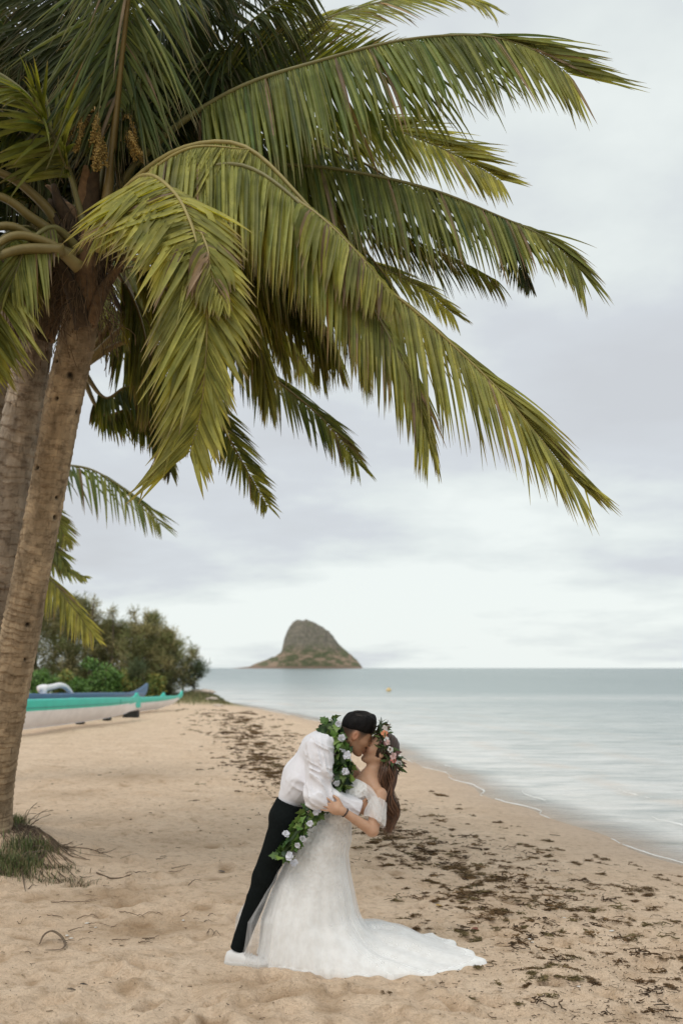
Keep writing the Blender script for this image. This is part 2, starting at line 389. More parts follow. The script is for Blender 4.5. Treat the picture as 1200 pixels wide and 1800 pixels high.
    for (o1, w_, y0, y1) in ((-.10, .030, 3, 46), (.55, .035, 5, 30), (1.25, .04, 7, 24), (2.3, .035, 9, 22)):
        ys = np.concatenate([np.arange(y0, 16, .06), np.arange(16, y1, .16)]); ys = ys[ys < y1]
        for i0 in range(0, len(ys)-1):
            yv = ys[i0:i0+2]; row = []
            for y in yv:
                nz = float(noise2(np.array([y*1.3]), np.array([o1*9]), 3, 2)[0]); nz2 = float(noise2(np.array([y*.8]), np.array([o1*5]), 2, 7)[0]); nz3 = float(noise2(np.array([y*7.]), np.array([o1*3]), 2, 5)[0])
                c0 = float(np.interp(y, _ty, _tx))+(o1+.35*(nz-.5)+.05*(nz3-.5)); ww = w_*max(0, (nz2-(.34 if o1 < 0 else .55))*4*(.2+1.0*nz)*max(0, nz3*2-.35))
                z = WL+.012
                if o1 < 0: z = max(z, ground(c0-.03, y)+.008)
                row.append([(c0-ww*.5, y, z), (c0, y, z+.010), (c0+ww*.5, y, z)])
            if row[0][2][0]-row[0][0][0] < .004 and row[1][2][0]-row[1][0][0] < .004: continue
            mb.add(row[0]+row[1], [(0, 1, 4, 3), (1, 2, 5, 4)])
    fmat = simple('foam', (.84, .84, .82), .7, 60, .08)
    tag(mb.build('sea_foam', fmat), kind='stuff', label='thin white foam line where the water meets the sand', cat='foam')
build_water()

# ------------------------------------------------------------------ island
def build_island():
    D0 = 900.0; s = D0/F
    # silhouette relative to horizon (px): x, height
    sil = [(404, 0), (412, 1), (430, 3), (440, 4), (452, 10), (470, 16), (488, 24), (496, 32), (500, 52), (506, 68), (514, 80), (524, 86), (538, 86), (552, 82), (566, 74), (578, 66), (588, 54), (596, 42), (606, 34), (618, 24), (628, 14), (634, 6), (638, 0)]
    sx = np.array([(a-CX)*s for a, _ in sil]); sz = np.array([b*s for _, b in sil])
    X = np.linspace(sx[0]-1, sx[-1]+1, 260); T = np.linspace(-1, 1, 120)
    XX, TT = np.meshgrid(X, T)
    top = np.interp(XX, sx, sz)
    xc = (538-CX)*s; halfw = 34+0*XX
    yy = TT*halfw*np.sqrt(np.clip(1-((XX-xc)/78)**2, .02, 1))
    prof = np.where(top > 14, (1-np.abs(TT)**2.6), (1-np.abs(TT)**2))
    n = (1-2*np.abs(noise2(XX*.16, yy*.05, 4, 2)-.5)*2.2)*.45-.18; n2 = noise2(XX*.35, yy*.35+top*.2, 3, 6)-.5
    Z = top*prof*(1+.16*n*np.clip(np.abs(TT)*2.5, 0, 1)) + n2*1.3*(prof > .02)*(top > 3)
    ter = 4.2; Zt = Z/ter; Z = np.where(Z > 13, .6*Z+.4*ter*(np.floor(Zt)+np.clip((Zt-np.floor(Zt))*1.0, 0, 1)**2.2), Z)+n2*.8*(Z > 10)
    Z = np.where(np.abs(TT) > .995, -.5, Z-.3)
    V = np.stack([XX, D0+yy, WL+Z], -1).reshape(-1, 3)
    me = bpy.data.meshes.new('island'); me.from_pydata(V.tolist(), [], gridfaces(len(T), len(X))); smooth(me)
    m, t, b = mat('island_rock'); g = N(t, 'ShaderNodeNewGeometry'); sp = N(t, 'ShaderNodeSeparateXYZ'); L(t, g.outputs['Position'], sp.inputs[0])
    n1 = noise_n(t, .10, 5, .62, (1, 1, 2.2)); n2 = noise_n(t, .32, 5, .7)
    rock = ramp(t, n2, [(.3, (.125, .115, .09)), (.55, (.215, .19, .15)), (.8, (.33, .27, .20))])
    earth = ramp(t, n1, [(.3, (.25, .185, .13)), (.7, (.35, .255, .18))])
    green = ramp(t, n2, [(.35, (.085, .095, .05)), (.7, (.16, .165, .085))])
    hf = ramp_f(t, math_n(t, 'ADD', sp.outputs[2], math_n(t, 'MULTIPLY', n1, 14)), 20, 30)
    low = mixc(t, ramp_f(t, n1, .46, .56), green, earth)
    col = mixc(t, hf, low, rock)
    col = mixc(t, math_n(t, 'MULTIPLY', ramp_f(t, noise_n(t, .22, 4), .56, .64), .6), col, green)
    col = mixc(t, ramp_f(t, sp.outputs[2], 2.4, .9), col, (.25, .17, .125))
    L(t, col, b.inputs['Base Color']); b.inputs['Roughness'].default_value = .95
    bump(t, b, n2, 1.0, 1.5)
    tag(link('island', me, m), label='steep cone-shaped rocky island rising from the sea on the horizon', cat='island', kind='structure')
build_island()

# ------------------------------------------------------------------ palms
def leaf_material():
    m, t, b = mat('palm_leaf'); a = N(t, 'ShaderNodeVertexColor'); a.layer_name = 'tint'
    n = noise_n(t, 9, 3, .6); f = ramp(t, n, [(.3, (.72, .74, .70)), (.75, (1.25, 1.2, 1.15))])
    col = mixc(t, 1.0, a.outputs[0], f, 'MULTIPLY')
    g = noise_n(t, 60, 2, .6); col = mixc(t, math_n(t, 'MULTIPLY', ramp_f(t, g, .62, .70), .35), col, (.16, .10, .05))
    L(t, col, b.inputs['Base Color']); b.inputs['Roughness'].default_value = .5; b.inputs['Specular IOR Level'].default_value = .28
    o = t.nodes['Material Output']; tr = N(t, 'ShaderNodeBsdfTranslucent'); mx = N(t, 'ShaderNodeMixShader'); mx.inputs[0].default_value = .36
    tc_ = mixc(t, 1.0, col, (1.5, 1.35, .40), 'MULTIPLY')
    L(t, tc_, tr.inputs[0]); L(t, b.outputs[0], mx.inputs[1]); L(t, tr.outputs[0], mx.inputs[2]); L(t, mx.outputs[0], o.inputs[0])
    return m
M_LEAF = leaf_material()
M_RACH = simple('frond_stalk', (1, 1, 1), .5, 14, .25, tint=True)
GREEN = np.array([.080, .130, .036]); YEL = np.array([.355, .345, .088]); BRN = np.array([.17, .105, .055]); TAN = np.array([.34, .245, .16])
DKG = np.array([.016, .028, .011])  # near-black green: crown shade put into leaf colour, also the dead tip
INDIV = [0]; NMUL = 1.45
rl = np.random.RandomState(11)
def leaflet(base, d, nrm, Ln, w, droop, col, tip, segs=7, bend=None):
    d = d/np.linalg.norm(d); p = base.copy(); V = []; Cc = []
    fo = .62*w
    for i in range(segs+1):
        s = i/segs
        side = np.cross(d, nrm); side /= (np.linalg.norm(side)+1e-9); nn = np.cross(side, d)
        ww = w*.5*min(1, .3+s*5)*(1-max(0, (s-.45)/.55)**1.5)
        if i == segs: ww = w*.02
        V += [p-side*ww+nn*fo*ww/w*1.4, p.copy(), p+side*ww+nn*fo*ww/w*1.4]
        k = min(1, max(0, (s-.74)/.26)**1.2*tip)
        e_ = BRN if s < .9 else TAN*.8
        c_ = col*(1-k)+e_*k
        Cc += [c_, c_*1.18+.006, c_]
        st = Ln/segs
        if i < segs: p = p+d*st
        g = droop*(.15+.9*s)/segs
        if bend is not None and abs(s-bend[0]) < .5/segs+1e-6: g += bend[1]
        d = d+np.array([0, 0, -1.])*g; d /= np.linalg.norm(d)
    return V, gridfaces(segs+1, 3), Cc
def frond(palm, pts, up0=(0, 0, 1), up1=None, Lm=.75, t0=.16, n=85, droop=(.9, .5), ang=(62, 28), w=.034, yel=.25, rad=.026, indiv=0, dark=0.0, lift=0.0, one=None, dry=.03, prof=None, tip=1.0, rcol=(.19, .17, .055), bendp=0, name='frond', ss=(1, 1)):
    up0 = np.array(up0, float); up1 = up0 if up1 is None else np.array(up1, float)
    C_ = spline(pts, 60); seg = np.linalg.norm(np.diff(C_, axis=0), axis=1); cum = np.concatenate([[0], np.cumsum(seg)]); cum /= cum[-1]
    tt = np.linspace(0, 1, 40); R = np.stack([np.interp(tt, cum, C_[:, k]) for k in range(3)], -1)
    mb = MB(); rr = rad*np.where(tt < t0, 1.9-.9*np.sqrt(tt/max(t0, 1e-3)), (1-tt)**.75*1.02+.08)
    rc = np.array(rcol)
    tube(mb, R, rr, 7, np.outer(1-.35*tt*0, rc)*(1-dark*.6), flat=.75)
    fr = mb.build(name, M_RACH, palm)
    T = np.gradient(R, axis=0); T /= np.linalg.norm(T, axis=1)[:, None]
    LM = MB(); bigs = []; n = int(n*NMUL)
    ph_ = rl.uniform(0, 99)
    for side in ((-1, 1) if one is None else (one,)):
        CLT = np.stack([vnoise3(np.stack([(np.arange(n)+.5)/n*14, np.full(n, ph_+side*5), np.full(n, k_)], -1))-.5 for k_ in (0., 5., 9.)], -1)
        for i in range(n):
            u = (i+.5+rl.uniform(-.25, .25))/n; s = t0+(1-t0)*u
            if rl.rand() < .015: continue
            pos = np.array([np.interp(s, tt, R[:, k]) for k in range(3)]); tg = np.array([np.interp(s, tt, T[:, k]) for k in range(3)]); tg /= np.linalg.norm(tg)
            U = up0*(1-s)+up1*s; U = U-tg*np.dot(U, tg); U /= np.linalg.norm(U)+1e-9
            sd = np.cross(tg, U)*side
            a = math.radians(ang[0]*(1-u)+ang[1]*u+rl.normal(0, 2.2))
            pr = (.55+.45*min(1, u/.22))*(1-.62*max(0, (u-.45)/.55)**1.6) if prof is None else prof(u)
            cl_ = CLT[i]
            a += cl_[0]*.30; dr = (droop[0]*(1-u)+droop[1]*u)*rl.uniform(.8, 1.2)*(1+.5*cl_[1])
            if rl.rand() < .05: dr *= rl.uniform(1.3, 1.8); a += rl.uniform(-.3, .3)
            d = sd*math.sin(a)+tg*math.cos(a)+U*(.18+lift+rl.normal(0, .04))+np.array([rl.normal(0, .03), rl.normal(0, .03), -1.15*dr])
            r = rl.rand()
            base = GREEN*(1-yel)+YEL*yel; base = base*rl.uniform(.72, 1.3)
            k = np.clip(yel*1.3+rl.normal(0, .14)+.25*(u > .8), 0, 1); base = (GREEN*(1-k)+YEL*k)*rl.uniform(.62, 1.38)
            if rl.rand() < dry: base = TAN*rl.uniform(.5, 1.1)
            base = base*(1-dark)+DKG*dark  # mixes shade of inner and rear fronds into the leaflet colour
            bd = (rl.uniform(.3, .6), rl.uniform(1.0, 2.2)) if rl.rand() < bendp else None
            V, Fc, Cc = leaflet(pos+sd*.004, d, U, ss[0 if side < 0 else 1]*Lm*pr*rl.uniform(.86, 1.08)*(1+.22*cl_[2])*(rl.uniform(.4, .8) if rl.rand() < .05 else 1), w*rl.uniform(.8, 1.15)*(1-.35*u), dr, base, tip*rl.uniform(.3, 1.1), bend=bd)
            # keep tips clear of the ground
            bigs.append((Lm*pr, V, Fc, Cc))
    if indiv:
        bigs.sort(key=lambda q: -q[0])
        take = min(indiv, 300-INDIV[0], len(bigs))
        for q in bigs[:take]:
            m1 = MB(); m1.add(q[1], q[2], q[3]); m1.build('leaflet', M_LEAF, fr)
        INDIV[0] += take; bigs = bigs[take:]
    for q in bigs: LM.add(q[1], q[2], q[3])
    if bigs: tag(LM.build('leaflets', M_LEAF, fr), kind='stuff')
    return fr

def trunk_mat(name, c1, c2, c3):
    m, t, b = mat(name)
    a = N(t, 'ShaderNodeVertexColor'); a.layer_name = 'tint'
    n1 = noise_n(t, 2.6, 5, .65); n2 = noise_n(t, 26, 5, .7, (1, 1, .22)); n3 = noise_n(t, 9, 4, .6, (1, 1, 2.4)); n4 = noise_n(t, 55, 4, .7)
    col = ramp(t, n1, [(.3, c1), (.7, c2)])
    col = mixc(t, math_n(t, 'MULTIPLY', ramp_f(t, n3, .5, .68), .7), col, c3)
    col = mixc(t, math_n(t, 'MULTIPLY', ramp_f(t, n2, .55, .68), .55), col, tuple(x*.35 for x in c1))
    col = mixc(t, math_n(t, 'MULTIPLY', ramp_f(t, n4, .58, .72), .35), col, tuple(min(1, x*1.5) for x in c2))
    col = mixc(t, 1.0, col, a.outputs[0], 'MULTIPLY')
    L(t, col, b.inputs['Base Color']); b.inputs['Roughness'].default_value = .92; b.inputs['Specular IOR Level'].default_value = .2
    h = bump(t, None, n2, .8, .012); h = bump(t, None, n4, .6, .006, h); bump(t, b, n3, .6, .02, h)
    return m
M_TR1 = trunk_mat('palm_bark', (.26, .19, .118), (.42, .32, .21), (.15, .10, .06))
M_TR2 = trunk_mat('palm_bark_grey', (.25, .20, .15), (.40, .335, .265), (.14, .095, .065))
def trunk(palm, pts, rads, m, seed, holes=0, ringa=.011, gap=.062):
    rs = np.random.RandomState(seed)
    C_ = spline(pts, 400); cum = np.concatenate([[0], np.cumsum(np.linalg.norm(np.diff(C_, axis=0), axis=1))])
    Ltot = cum[-1]; n = int(Ltot/.0095); s = np.linspace(0, Ltot, n)
    R = np.stack([np.interp(s, cum, C_[:, k]) for k in range(3)], -1); rad = np.interp(s/Ltot, np.linspace(0, 1, len(rads)), rads)
    # leaf-scar rings at uneven spacing
    edges = [0.]
    while edges[-1] < Ltot: edges.append(edges[-1]+gap*rs.uniform(.55, 1.5))
    edges = np.array(edges)
    ns = 84; T = np.gradient(R, axis=0); T /= np.linalg.norm(T, axis=1)[:, None]
    a = np.array([1., 0, 0]); V = np.zeros((n, ns, 3)); Cc = np.ones((n, ns, 3)); th = np.arange(ns)/ns*2*math.pi
    ct, st = np.cos(th), np.sin(th)
    hl = [(rs.uniform(0, Ltot*.95), rs.uniform(0, 2*math.pi), rs.uniform(.012, .026)) for _ in range(holes)]
    for i in range(n):
        a = a-T[i]*np.dot(a, T[i]); a /= np.linalg.norm(a); b_ = np.cross(T[i], a)
        wob = s[i]+.030*(vnoise3(np.stack([ct*1.6+seed, st*1.6, np.full(ns, s[i]*1.4)], -1)*1.0)-.5)*2+.010*(vnoise3(np.stack([ct*6+seed, st*6, np.full(ns, s[i]*3)], -1))-.5)*2
        k = np.clip(np.searchsorted(edges, wob)-1, 0, len(edges)-2); fr_ = (wob-edges[k])/(edges[k+1]-edges[k])
        hk = _h(k, k*0+seed, (th*1.3).astype(int))
        amp = ringa*(.15+1.1*hk)*(.5+1.0*vnoise3(np.stack([ct*1.2, st*1.2, np.full(ns, s[i]*2.2+seed)], -1)))
        saw = np.where(fr_ < .12, fr_/.12, 1-(fr_-.12)/.88*.9)
        dsp = amp*(saw-.4)+.012*(vnoise3(np.stack([ct*2.2, st*2.2, np.full(ns, s[i]*2.5+seed)], -1))-.5)+.006*(vnoise3(np.stack([ct*9, st*9, np.full(ns, s[i]*22+seed)], -1))-.5)
        r = rad[i]+dsp
        c_ = np.where(fr_ < .13, .60+.4*vnoise3(np.stack([ct*4, st*4, np.full(ns, s[i]*9)], -1)), .85+.3*hk)
        c_ = c_*(.62+.7*vnoise3(np.stack([ct*2.5+9, st*2.5, np.full(ns, s[i]*4)], -1)))*(.8+.4*vnoise3(np.stack([ct*11+9, st*11, np.full(ns, s[i]*16)], -1)))
        for (hs, ht, hr) in hl:
            if abs(hs-s[i]) < hr*1.6:
                dth = (th-ht+math.pi) % (2*math.pi)-math.pi
                q = np.exp(-(((hs-s[i])/hr)**2+(dth*rad[i]/hr)**2)**2); r = r-.025*q; c_ = c_*(1-.93*q)
        V[i] = R[i]+(np.outer(r*ct, a)+np.outer(r*st, b_)); Cc[i] = c_[:, None]
    mb = MB(); mb.add(V.reshape(-1, 3), gridfaces(n, ns, True), Cc.reshape(-1, 3)); return mb.build('trunk', m, palm)

def crown_bits(palm, c, seed, n=10, r=.17, h=.55):
    """old leaf bases, brown fibre wraps and boots round the growing point"""
    rs = np.random.RandomState(seed); fib = simple('leaf_base_fibre', (.095, .066, .038), .9, 22, .45, tint=True, bumpd=.01)
    c = np.array(c)
    for k in range(n):
        a = rs.uniform(0, 2*math.pi); z0 = rs.uniform(-.3, .32); d = np.array([math.cos(a), math.sin(a), 0]); mb = MB()
        p0 = c+d*r*.5+np.array([0, 0, z0-.2]); p1 = c+d*r*1.0+np.array([0, 0, z0+.02]); p2 = c+d*(r+.10)+np.array([0, 0, z0+.2]); p3 = c+d*(r+.10+rs.uniform(.02, .14))+np.array([0, 0, z0+rs.uniform(.22, .34)])
        q = spline([p0, p1, p2, p3], 12); ww = np.interp(np.linspace(0, 1, 12), [0, .3, 1], [.075, .08, rs.uniform(.01, .03)]); side = np.cross(d, [0, 0, 1.])
        V = []; 
        for i in range(12):
            for j, u in enumerate(np.linspace(-1, 1, 7)):
                V.append(q[i]+side*u*ww[i]*(1+.15*rs.rand())-d*(u*u)*ww[i]*.5+d*.006*rs.rand())
            for j, u in enumerate(np.linspace(1, -1, 7)):
                V.append(q[i]+side*u*ww[i]-d*(u*u)*ww[i]*.5-d*.022)
        cc = rs.choice([0, 1, 2]); col = [(1, 1, 1), (1.6, 1.35, 1.1), (.6, .55, .5)][cc]
        mb.add(V, gridfaces(12, 14, True)+[tuple(range(14))[::-1], tuple(11*14+k2 for k2 in range(14))], col)
        mb.build('leaf_base', fib, palm)
    mb = MB()
    for k in range(420):
        a = rs.uniform(0, 2*math.pi); d = np.array([math.cos(a), math.sin(a), 0]); p = c+d*r*rs.uniform(.9, 1.3)+np.array([0, 0, rs.uniform(-.45, .40)])
        l = rs.uniform(.08, .38); e_ = p+d*rs.uniform(.02, .12)+np.array([rs.normal(0, .04), rs.normal(0, .04), -l])
        m_ = (p+e_)/2+d*rs.uniform(.01, .08); tube(mb, spline([p, m_, e_], 6), rs.uniform(.0012, .0035), 3, np.array([1., .9, .8])*rs.uniform(.7, 1.9), cap=False)
    tag(mb.build('fibre_shreds', fib, palm), kind='stuff')

# palm A: the right-hand leaning trunk with the big crown
def palm(label, base, group='coconut palms over the beach'):
    return empty('coconut_palm', Vector(base), label, 'palm tree', group)
bA = P(-20, 1480, 9.2); pA = palm('coconut palm foremost of the leaning clump, its fronds arching over the couple', bA)
trunk(pA, [bA+Vector((0, 0, -.35)), P(-16, 1420, 9.12), P(1, 1300, 8.92), P(35, 1120, 8.62), P(58, 1000, 8.42), P(86, 850, 8.18), P(110, 715, 7.95), P(137, 590, 7.74), P(152, 490, 7.58), P(158, 440, 7.5)],
      [.235, .20, .178, .168, .160, .152, .146, .142, .14, .135, .12], M_TR1, 3, holes=26)
bB = P(-90, 1500, 9.6); bB.z = ground(bB.x, bB.y); pB = palm('greyer ringed coconut palm trunk just left of the foremost one', bB)
trunk(pB, [bB+Vector((0, 0, -.3)), P(-42, 1230, 9.3), P(-12, 1080, 9.0), P(14, 900, 8.7), P(38, 740, 8.45), P(62, 600, 8.2), P(78, 480, 8.0)], [.22, .20, .19, .18, .17, .15, .13], M_TR2, 5, holes=10, ringa=.017, gap=.085)
bC = P(-190, 1480, 10); bC.z = ground(bC.x, bC.y); pC = palm('coconut palm at the left picture edge with its trunk mostly cut off', bC)
trunk(pC, [bC+Vector((0, 0, -.3)), P(-110, 1230, 9.8), P(-60, 1000, 9.5), P(-24, 800, 9.2), P(4, 640, 8.9), P(20, 520, 8.7)], [.22, .20, .19, .18, .16, .14], M_TR2, 8, holes=6, ringa=.017, gap=.085)
bD = P(-50, 1440, 11.0); bD.z = ground(bD.x, bD.y); pD = palm('darker coconut palm rising in the narrow gap between the two leaning trunks', bD)
trunk(pD, [bD+Vector((0, 0, -.3)), P(-8, 1150, 10.8), P(30, 950, 10.5), P(66, 800, 10.3), P(96, 700, 10.2), P(120, 640, 10.1)], [.19, .17, .16, .15, .14, .13], M_TR1, 13, holes=6)
cA = P(150, 400, 7.5); cB = P(82, 430, 7.95); cC = P(22, 480, 8.65); cD = P(150, 640, 10.0)
crown_bits(pA, P(152, 462, 7.5), 1, 26, .15, .5); crown_bits(pB, P(80, 490, 7.95), 2, 14, .14, .5)

CAM = (0, -1, 0.15); UPV = (0, 0, 1)
# F1 the long top frond
frond(pA, [P(165, 400, 7.5), P(230, 300, 7.4), P(320, 215, 7.3), P(430, 150, 7.2), P(560, 108, 7.1), P(690, 74, 7.0), P(800, 62, 6.95), P(880, 68, 6.9), P(945, 92, 6.87), P(1000, 132, 6.85)],
      up0=(0, -.45, 1), up1=(-.05, -1, .15), Lm=1.0, t0=.30, n=125, droop=(1.9, .06), ang=(72, 27), w=.033, yel=.24, indiv=40, lift=-.05, tip=.8,
      prof=lambda u: (.75+.25*min(1, u/.1))*(1-.48*max(0, (u-.25)/.75)**.9))
# F1b one behind, near the top: upward spikes
frond(pA, [P(170, 390, 7.6), P(280, 270, 7.8), P(420, 160, 8.0), P(560, 115, 8.1), P(690, 105, 8.2)], up0=(.2, .1, 1), up1=(0, -.6, .8), Lm=.75, n=80, droop=(.25, .1), ang=(48, 30), w=.042, yel=.30, dark=.15, lift=.35, tip=1.4)
frond(pB, [P(120, 380, 8.0), P(300, 190, 8.4), P(450, 90, 8.7), P(580, 30, 8.9), P(700, -2, 9.0), P(800, -8, 9.1), P(860, 12, 9.1)], up0=(0, -.3, 1), up1=(0, -.8, .5), Lm=.62, n=90, droop=(.5, .35), ang=(55, 25), w=.036, yel=.42, lift=.0)
# F2 behind F1, fanned
frond(pA, [P(175, 400, 7.7), P(300, 290, 8.0), P(440, 230, 8.2), P(560, 212, 8.4), P(680, 226, 8.4), P(760, 254, 8.4), P(830, 288, 8.4), P(880, 318, 8.4)],
      up0=(0, -.4, 1), up1=(0, -1, .2), Lm=.78, n=100, droop=(.8, .15), ang=(60, 30), w=.036, yel=.62, t0=.2)
# F3 right middle
frond(pA, [P(170, 410, 7.5), P(280, 330, 7.5), P(400, 295, 7.4), P(540, 292, 7.3), P(667, 311, 7.2), P(773, 338, 7.1), P(867, 376, 7.05), P(940, 408, 7.0), P(985, 438, 7.0), P(1018, 474, 7.0)],
      up0=(0, -.25, 1), up1=(.2, -1, .3), Lm=.86, t0=.2, n=130, droop=(1.8, .35), ang=(70, 26), w=.029, yel=.26, dark=.12, lift=-.05, indiv=30, dry=.07,
      prof=lambda u: (.8+.2*min(1, u/.1))*(1-.55*max(0, (u-.35)/.65)**1.1), tip=1.3)
frond(pA, [P(170, 420, 7.7), P(300, 350, 7.9), P(450, 330, 8.0), P(600, 365, 8.1), P(720, 420, 8.1), P(820, 465, 8.1), P(870, 492, 8.1)], up0=(0, -.1, 1), Lm=.62, n=90, droop=(.9, .75), w=.034, yel=.25, dark=.5, dry=.08, tip=1.5)
frond(pA, [P(868, 378, 7.05), P(888, 410, 7.05), P(908, 455, 7.05), P(930, 500, 7.05)], up0=(0, -1, .3), Lm=.26, t0=.1, n=22, droop=(1.3, .9), w=.022, yel=.1, dark=.9, rad=.008, dry=.3, tip=1.5, rcol=(.05, .035, .02), name='torn_frond_tip')
# F4 behind, short pale
frond(pB, [P(140, 430, 8.1), P(300, 380, 8.5), P(480, 400, 8.8), P(620, 450, 9.0), P(730, 500, 9.1), P(795, 552, 9.1)], up0=(0, -.3, 1), up1=(0, -.9, .4), Lm=.6, n=80, droop=(.7, .3), ang=(58, 26), w=.034, yel=.5, dry=.05)
# F5 the big lower right frond
frond(pA, [P(180, 425, 7.3), P(225, 330, 7.15), P(320, 262, 6.95), P(430, 258, 6.8), P(530, 350, 6.65), P(590, 425, 6.6), P(650, 484, 6.55), P(730, 548, 6.5), P(820, 630, 6.42), P(890, 700, 6.35), P(955, 778, 6.3), P(1000, 838, 6.27)],
      up0=(.25, -.45, 1), up1=(.40, -1, .25), Lm=.86, t0=.14, n=155, droop=(1.7, .16), ang=(72, 17), w=.031, yel=.58, indiv=60, dry=.03, bendp=.04,
      prof=lambda u: (.7+.3*min(1, u/.1))*(1-.45*max(0, (u-.55)/.45)**1.2), rcol=(.30, .24, .07))
# F5b thin one hanging in front of it
frond(pA, [P(185, 430, 7.3), P(290, 330, 7.0), P(420, 290, 6.7), P(540, 370, 6.45), P(610, 470, 6.4), P(660, 550, 6.38), P(698, 620, 6.36), P(728, 690, 6.35), P(752, 770, 6.35)],
      up0=(.2, -.5, 1), up1=(.4, -1, .2), Lm=.82, t0=.2, n=110, droop=(1.7, .8), ang=(64, 20), w=.031, yel=.45, indiv=40, bendp=.2, dry=.05,
      prof=lambda u: (.8+.2*min(1, u/.1))*(1-.6*max(0, (u-.6)/.4)))
# the broken, folded stretch where the big frond is bent over
frond(pA, [P(520, 350, 6.5), P(560, 378, 6.35), P(605, 420, 6.3), P(650, 470, 6.28), P(690, 520, 6.28)], up0=(.3, -.8, .6), up1=(.4, -1, .2), Lm=.44, t0=.08, n=24, droop=(1.5, 1.9), ang=(80, 60), w=.050, yel=.55, bendp=.7, tip=1.5, dry=.1, rad=.012, rcol=(.30, .24, .08), name='folded_frond')
frond(pA, [P(350, 400, 6.1), P(366, 440, 5.9), P(372, 480, 5.85), P(392, 530, 5.84)], up0=(.3, -.9, .4), up1=(.2, -1, .2), Lm=.30, t0=.1, n=15, droop=(1.0, 1.5), ang=(80, 60), w=.050, yel=.65, bendp=.8, tip=1.6, dry=.1, rad=.010, rcol=(.34, .27, .09), name='folded_frond')
# F6/F7 the near frond that folds over and hangs straight down
frond(pA, [P(175, 440, 7.2), P(205, 360, 6.9), P(262, 318, 6.55), P(310, 348, 6.25), P(340, 405, 6.05), P(360, 480, 5.95), P(364, 570, 5.9), P(360, 660, 5.88), P(352, 730, 5.87), P(334, 795, 5.86)],
      up0=(.3, -.7, .8), up1=(.15, -1, -.05), Lm=.62, t0=.20, n=92, droop=(.75, -.04), ang=(64, 26), w=.046, ss=(.8, 1.2), yel=.68, indiv=80, bendp=.1, dry=.03, rcol=(.36, .29, .09),
      prof=lambda u: (.8+.2*min(1, u/.1))*(1-.35*max(0, (u-.6)/.4)))
# more right-hand fronds filling behind F5
frond(pA, [P(180, 430, 7.5), P(300, 372, 7.5), P(400, 358, 7.5), P(500, 400, 7.5), P(575, 470, 7.5), P(620, 560, 7.5), P(640, 640, 7.5)], up0=(.2, -.3, 1), up1=(1, -.4, .2), Lm=.9, n=95, droop=(1.6, 1.2), w=.036, yel=.28, dark=.25, rcol=(.27, .19, .06), dry=.06)
frond(pA, [P(180, 450, 7.6), P(290, 455, 7.7), P(410, 452, 7.8), P(490, 480, 7.9), P(550, 540, 7.9), P(590, 620, 7.9)], up0=(.2, -.3, 1), up1=(1, -.5, .2), Lm=.85, n=90, droop=(1.6, 1.1), w=.034, yel=.45, dark=.1, rcol=(.27, .19, .06))
frond(pA, [P(175, 430, 7.6), P(260, 400, 7.8), P(360, 400, 8.0), P(440, 470, 8.1), P(480, 560, 8.1), P(500, 640, 8.1)], up0=(.3, -.2, 1), up1=(1, -.4, .2), Lm=.6, n=80, droop=(.9, .8), w=.032, yel=.5, dark=.1)
# the leaflets of the folded frond that sweep back over the palm's heart
frond(pA, [P(185, 430, 7.2), P(208, 350, 6.85), P(258, 308, 6.5), P(308, 340, 6.2), P(338, 400, 6.0), P(356, 470, 5.92)], up0=(0, -1, .1), up1=(.1, -1, .1), Lm=.74, t0=.22, n=42, droop=(.25, .5), ang=(138, 100), w=.050, yel=.62, one=1, indiv=30, tip=1.3, rcol=(.36, .29, .09), bendp=.15)
frond(pA, [P(190, 430, 7.3), P(240, 330, 7.1), P(330, 262, 6.9), P(440, 262, 6.75)], up0=(0, -1, .2), Lm=.72, t0=.25, n=60, droop=(.5, .4), ang=(120, 100), w=.032, yel=.55, one=1, tip=1.0, rcol=(.36, .29, .09))
for (pl, dd, y_, dk) in (([(180, 440), (290, 390), (410, 400), (500, 470), (545, 560), (560, 640)], 7.9, .35, .2), ([(175, 445), (260, 420), (350, 440), (420, 520), (455, 610), (470, 700)], 8.2, .5, .1), ([(180, 440), (320, 340), (480, 330), (600, 400), (680, 490), (730, 580)], 7.7, .3, .3), ([(170, 450), (230, 450), (290, 500), (320, 580), (330, 670)], 8.3, .55, .15), ([(185, 430), (300, 300), (450, 250), (600, 270), (720, 340), (800, 420)], 8.0, .15, .5), ([(165, 460), (205, 480), (240, 540), (260, 620), (262, 690)], 8.6, .5, .2)):
    frond(pA, [P(a_, b_, dd) for a_, b_ in pl], up0=(.2, -.3, 1), up1=(.8, -.5, .4), Lm=.78, n=80, droop=(1.5, 1.0), w=.030, yel=y_, dark=dk, rcol=(.27, .19, .06), dry=.06, t0=.22)
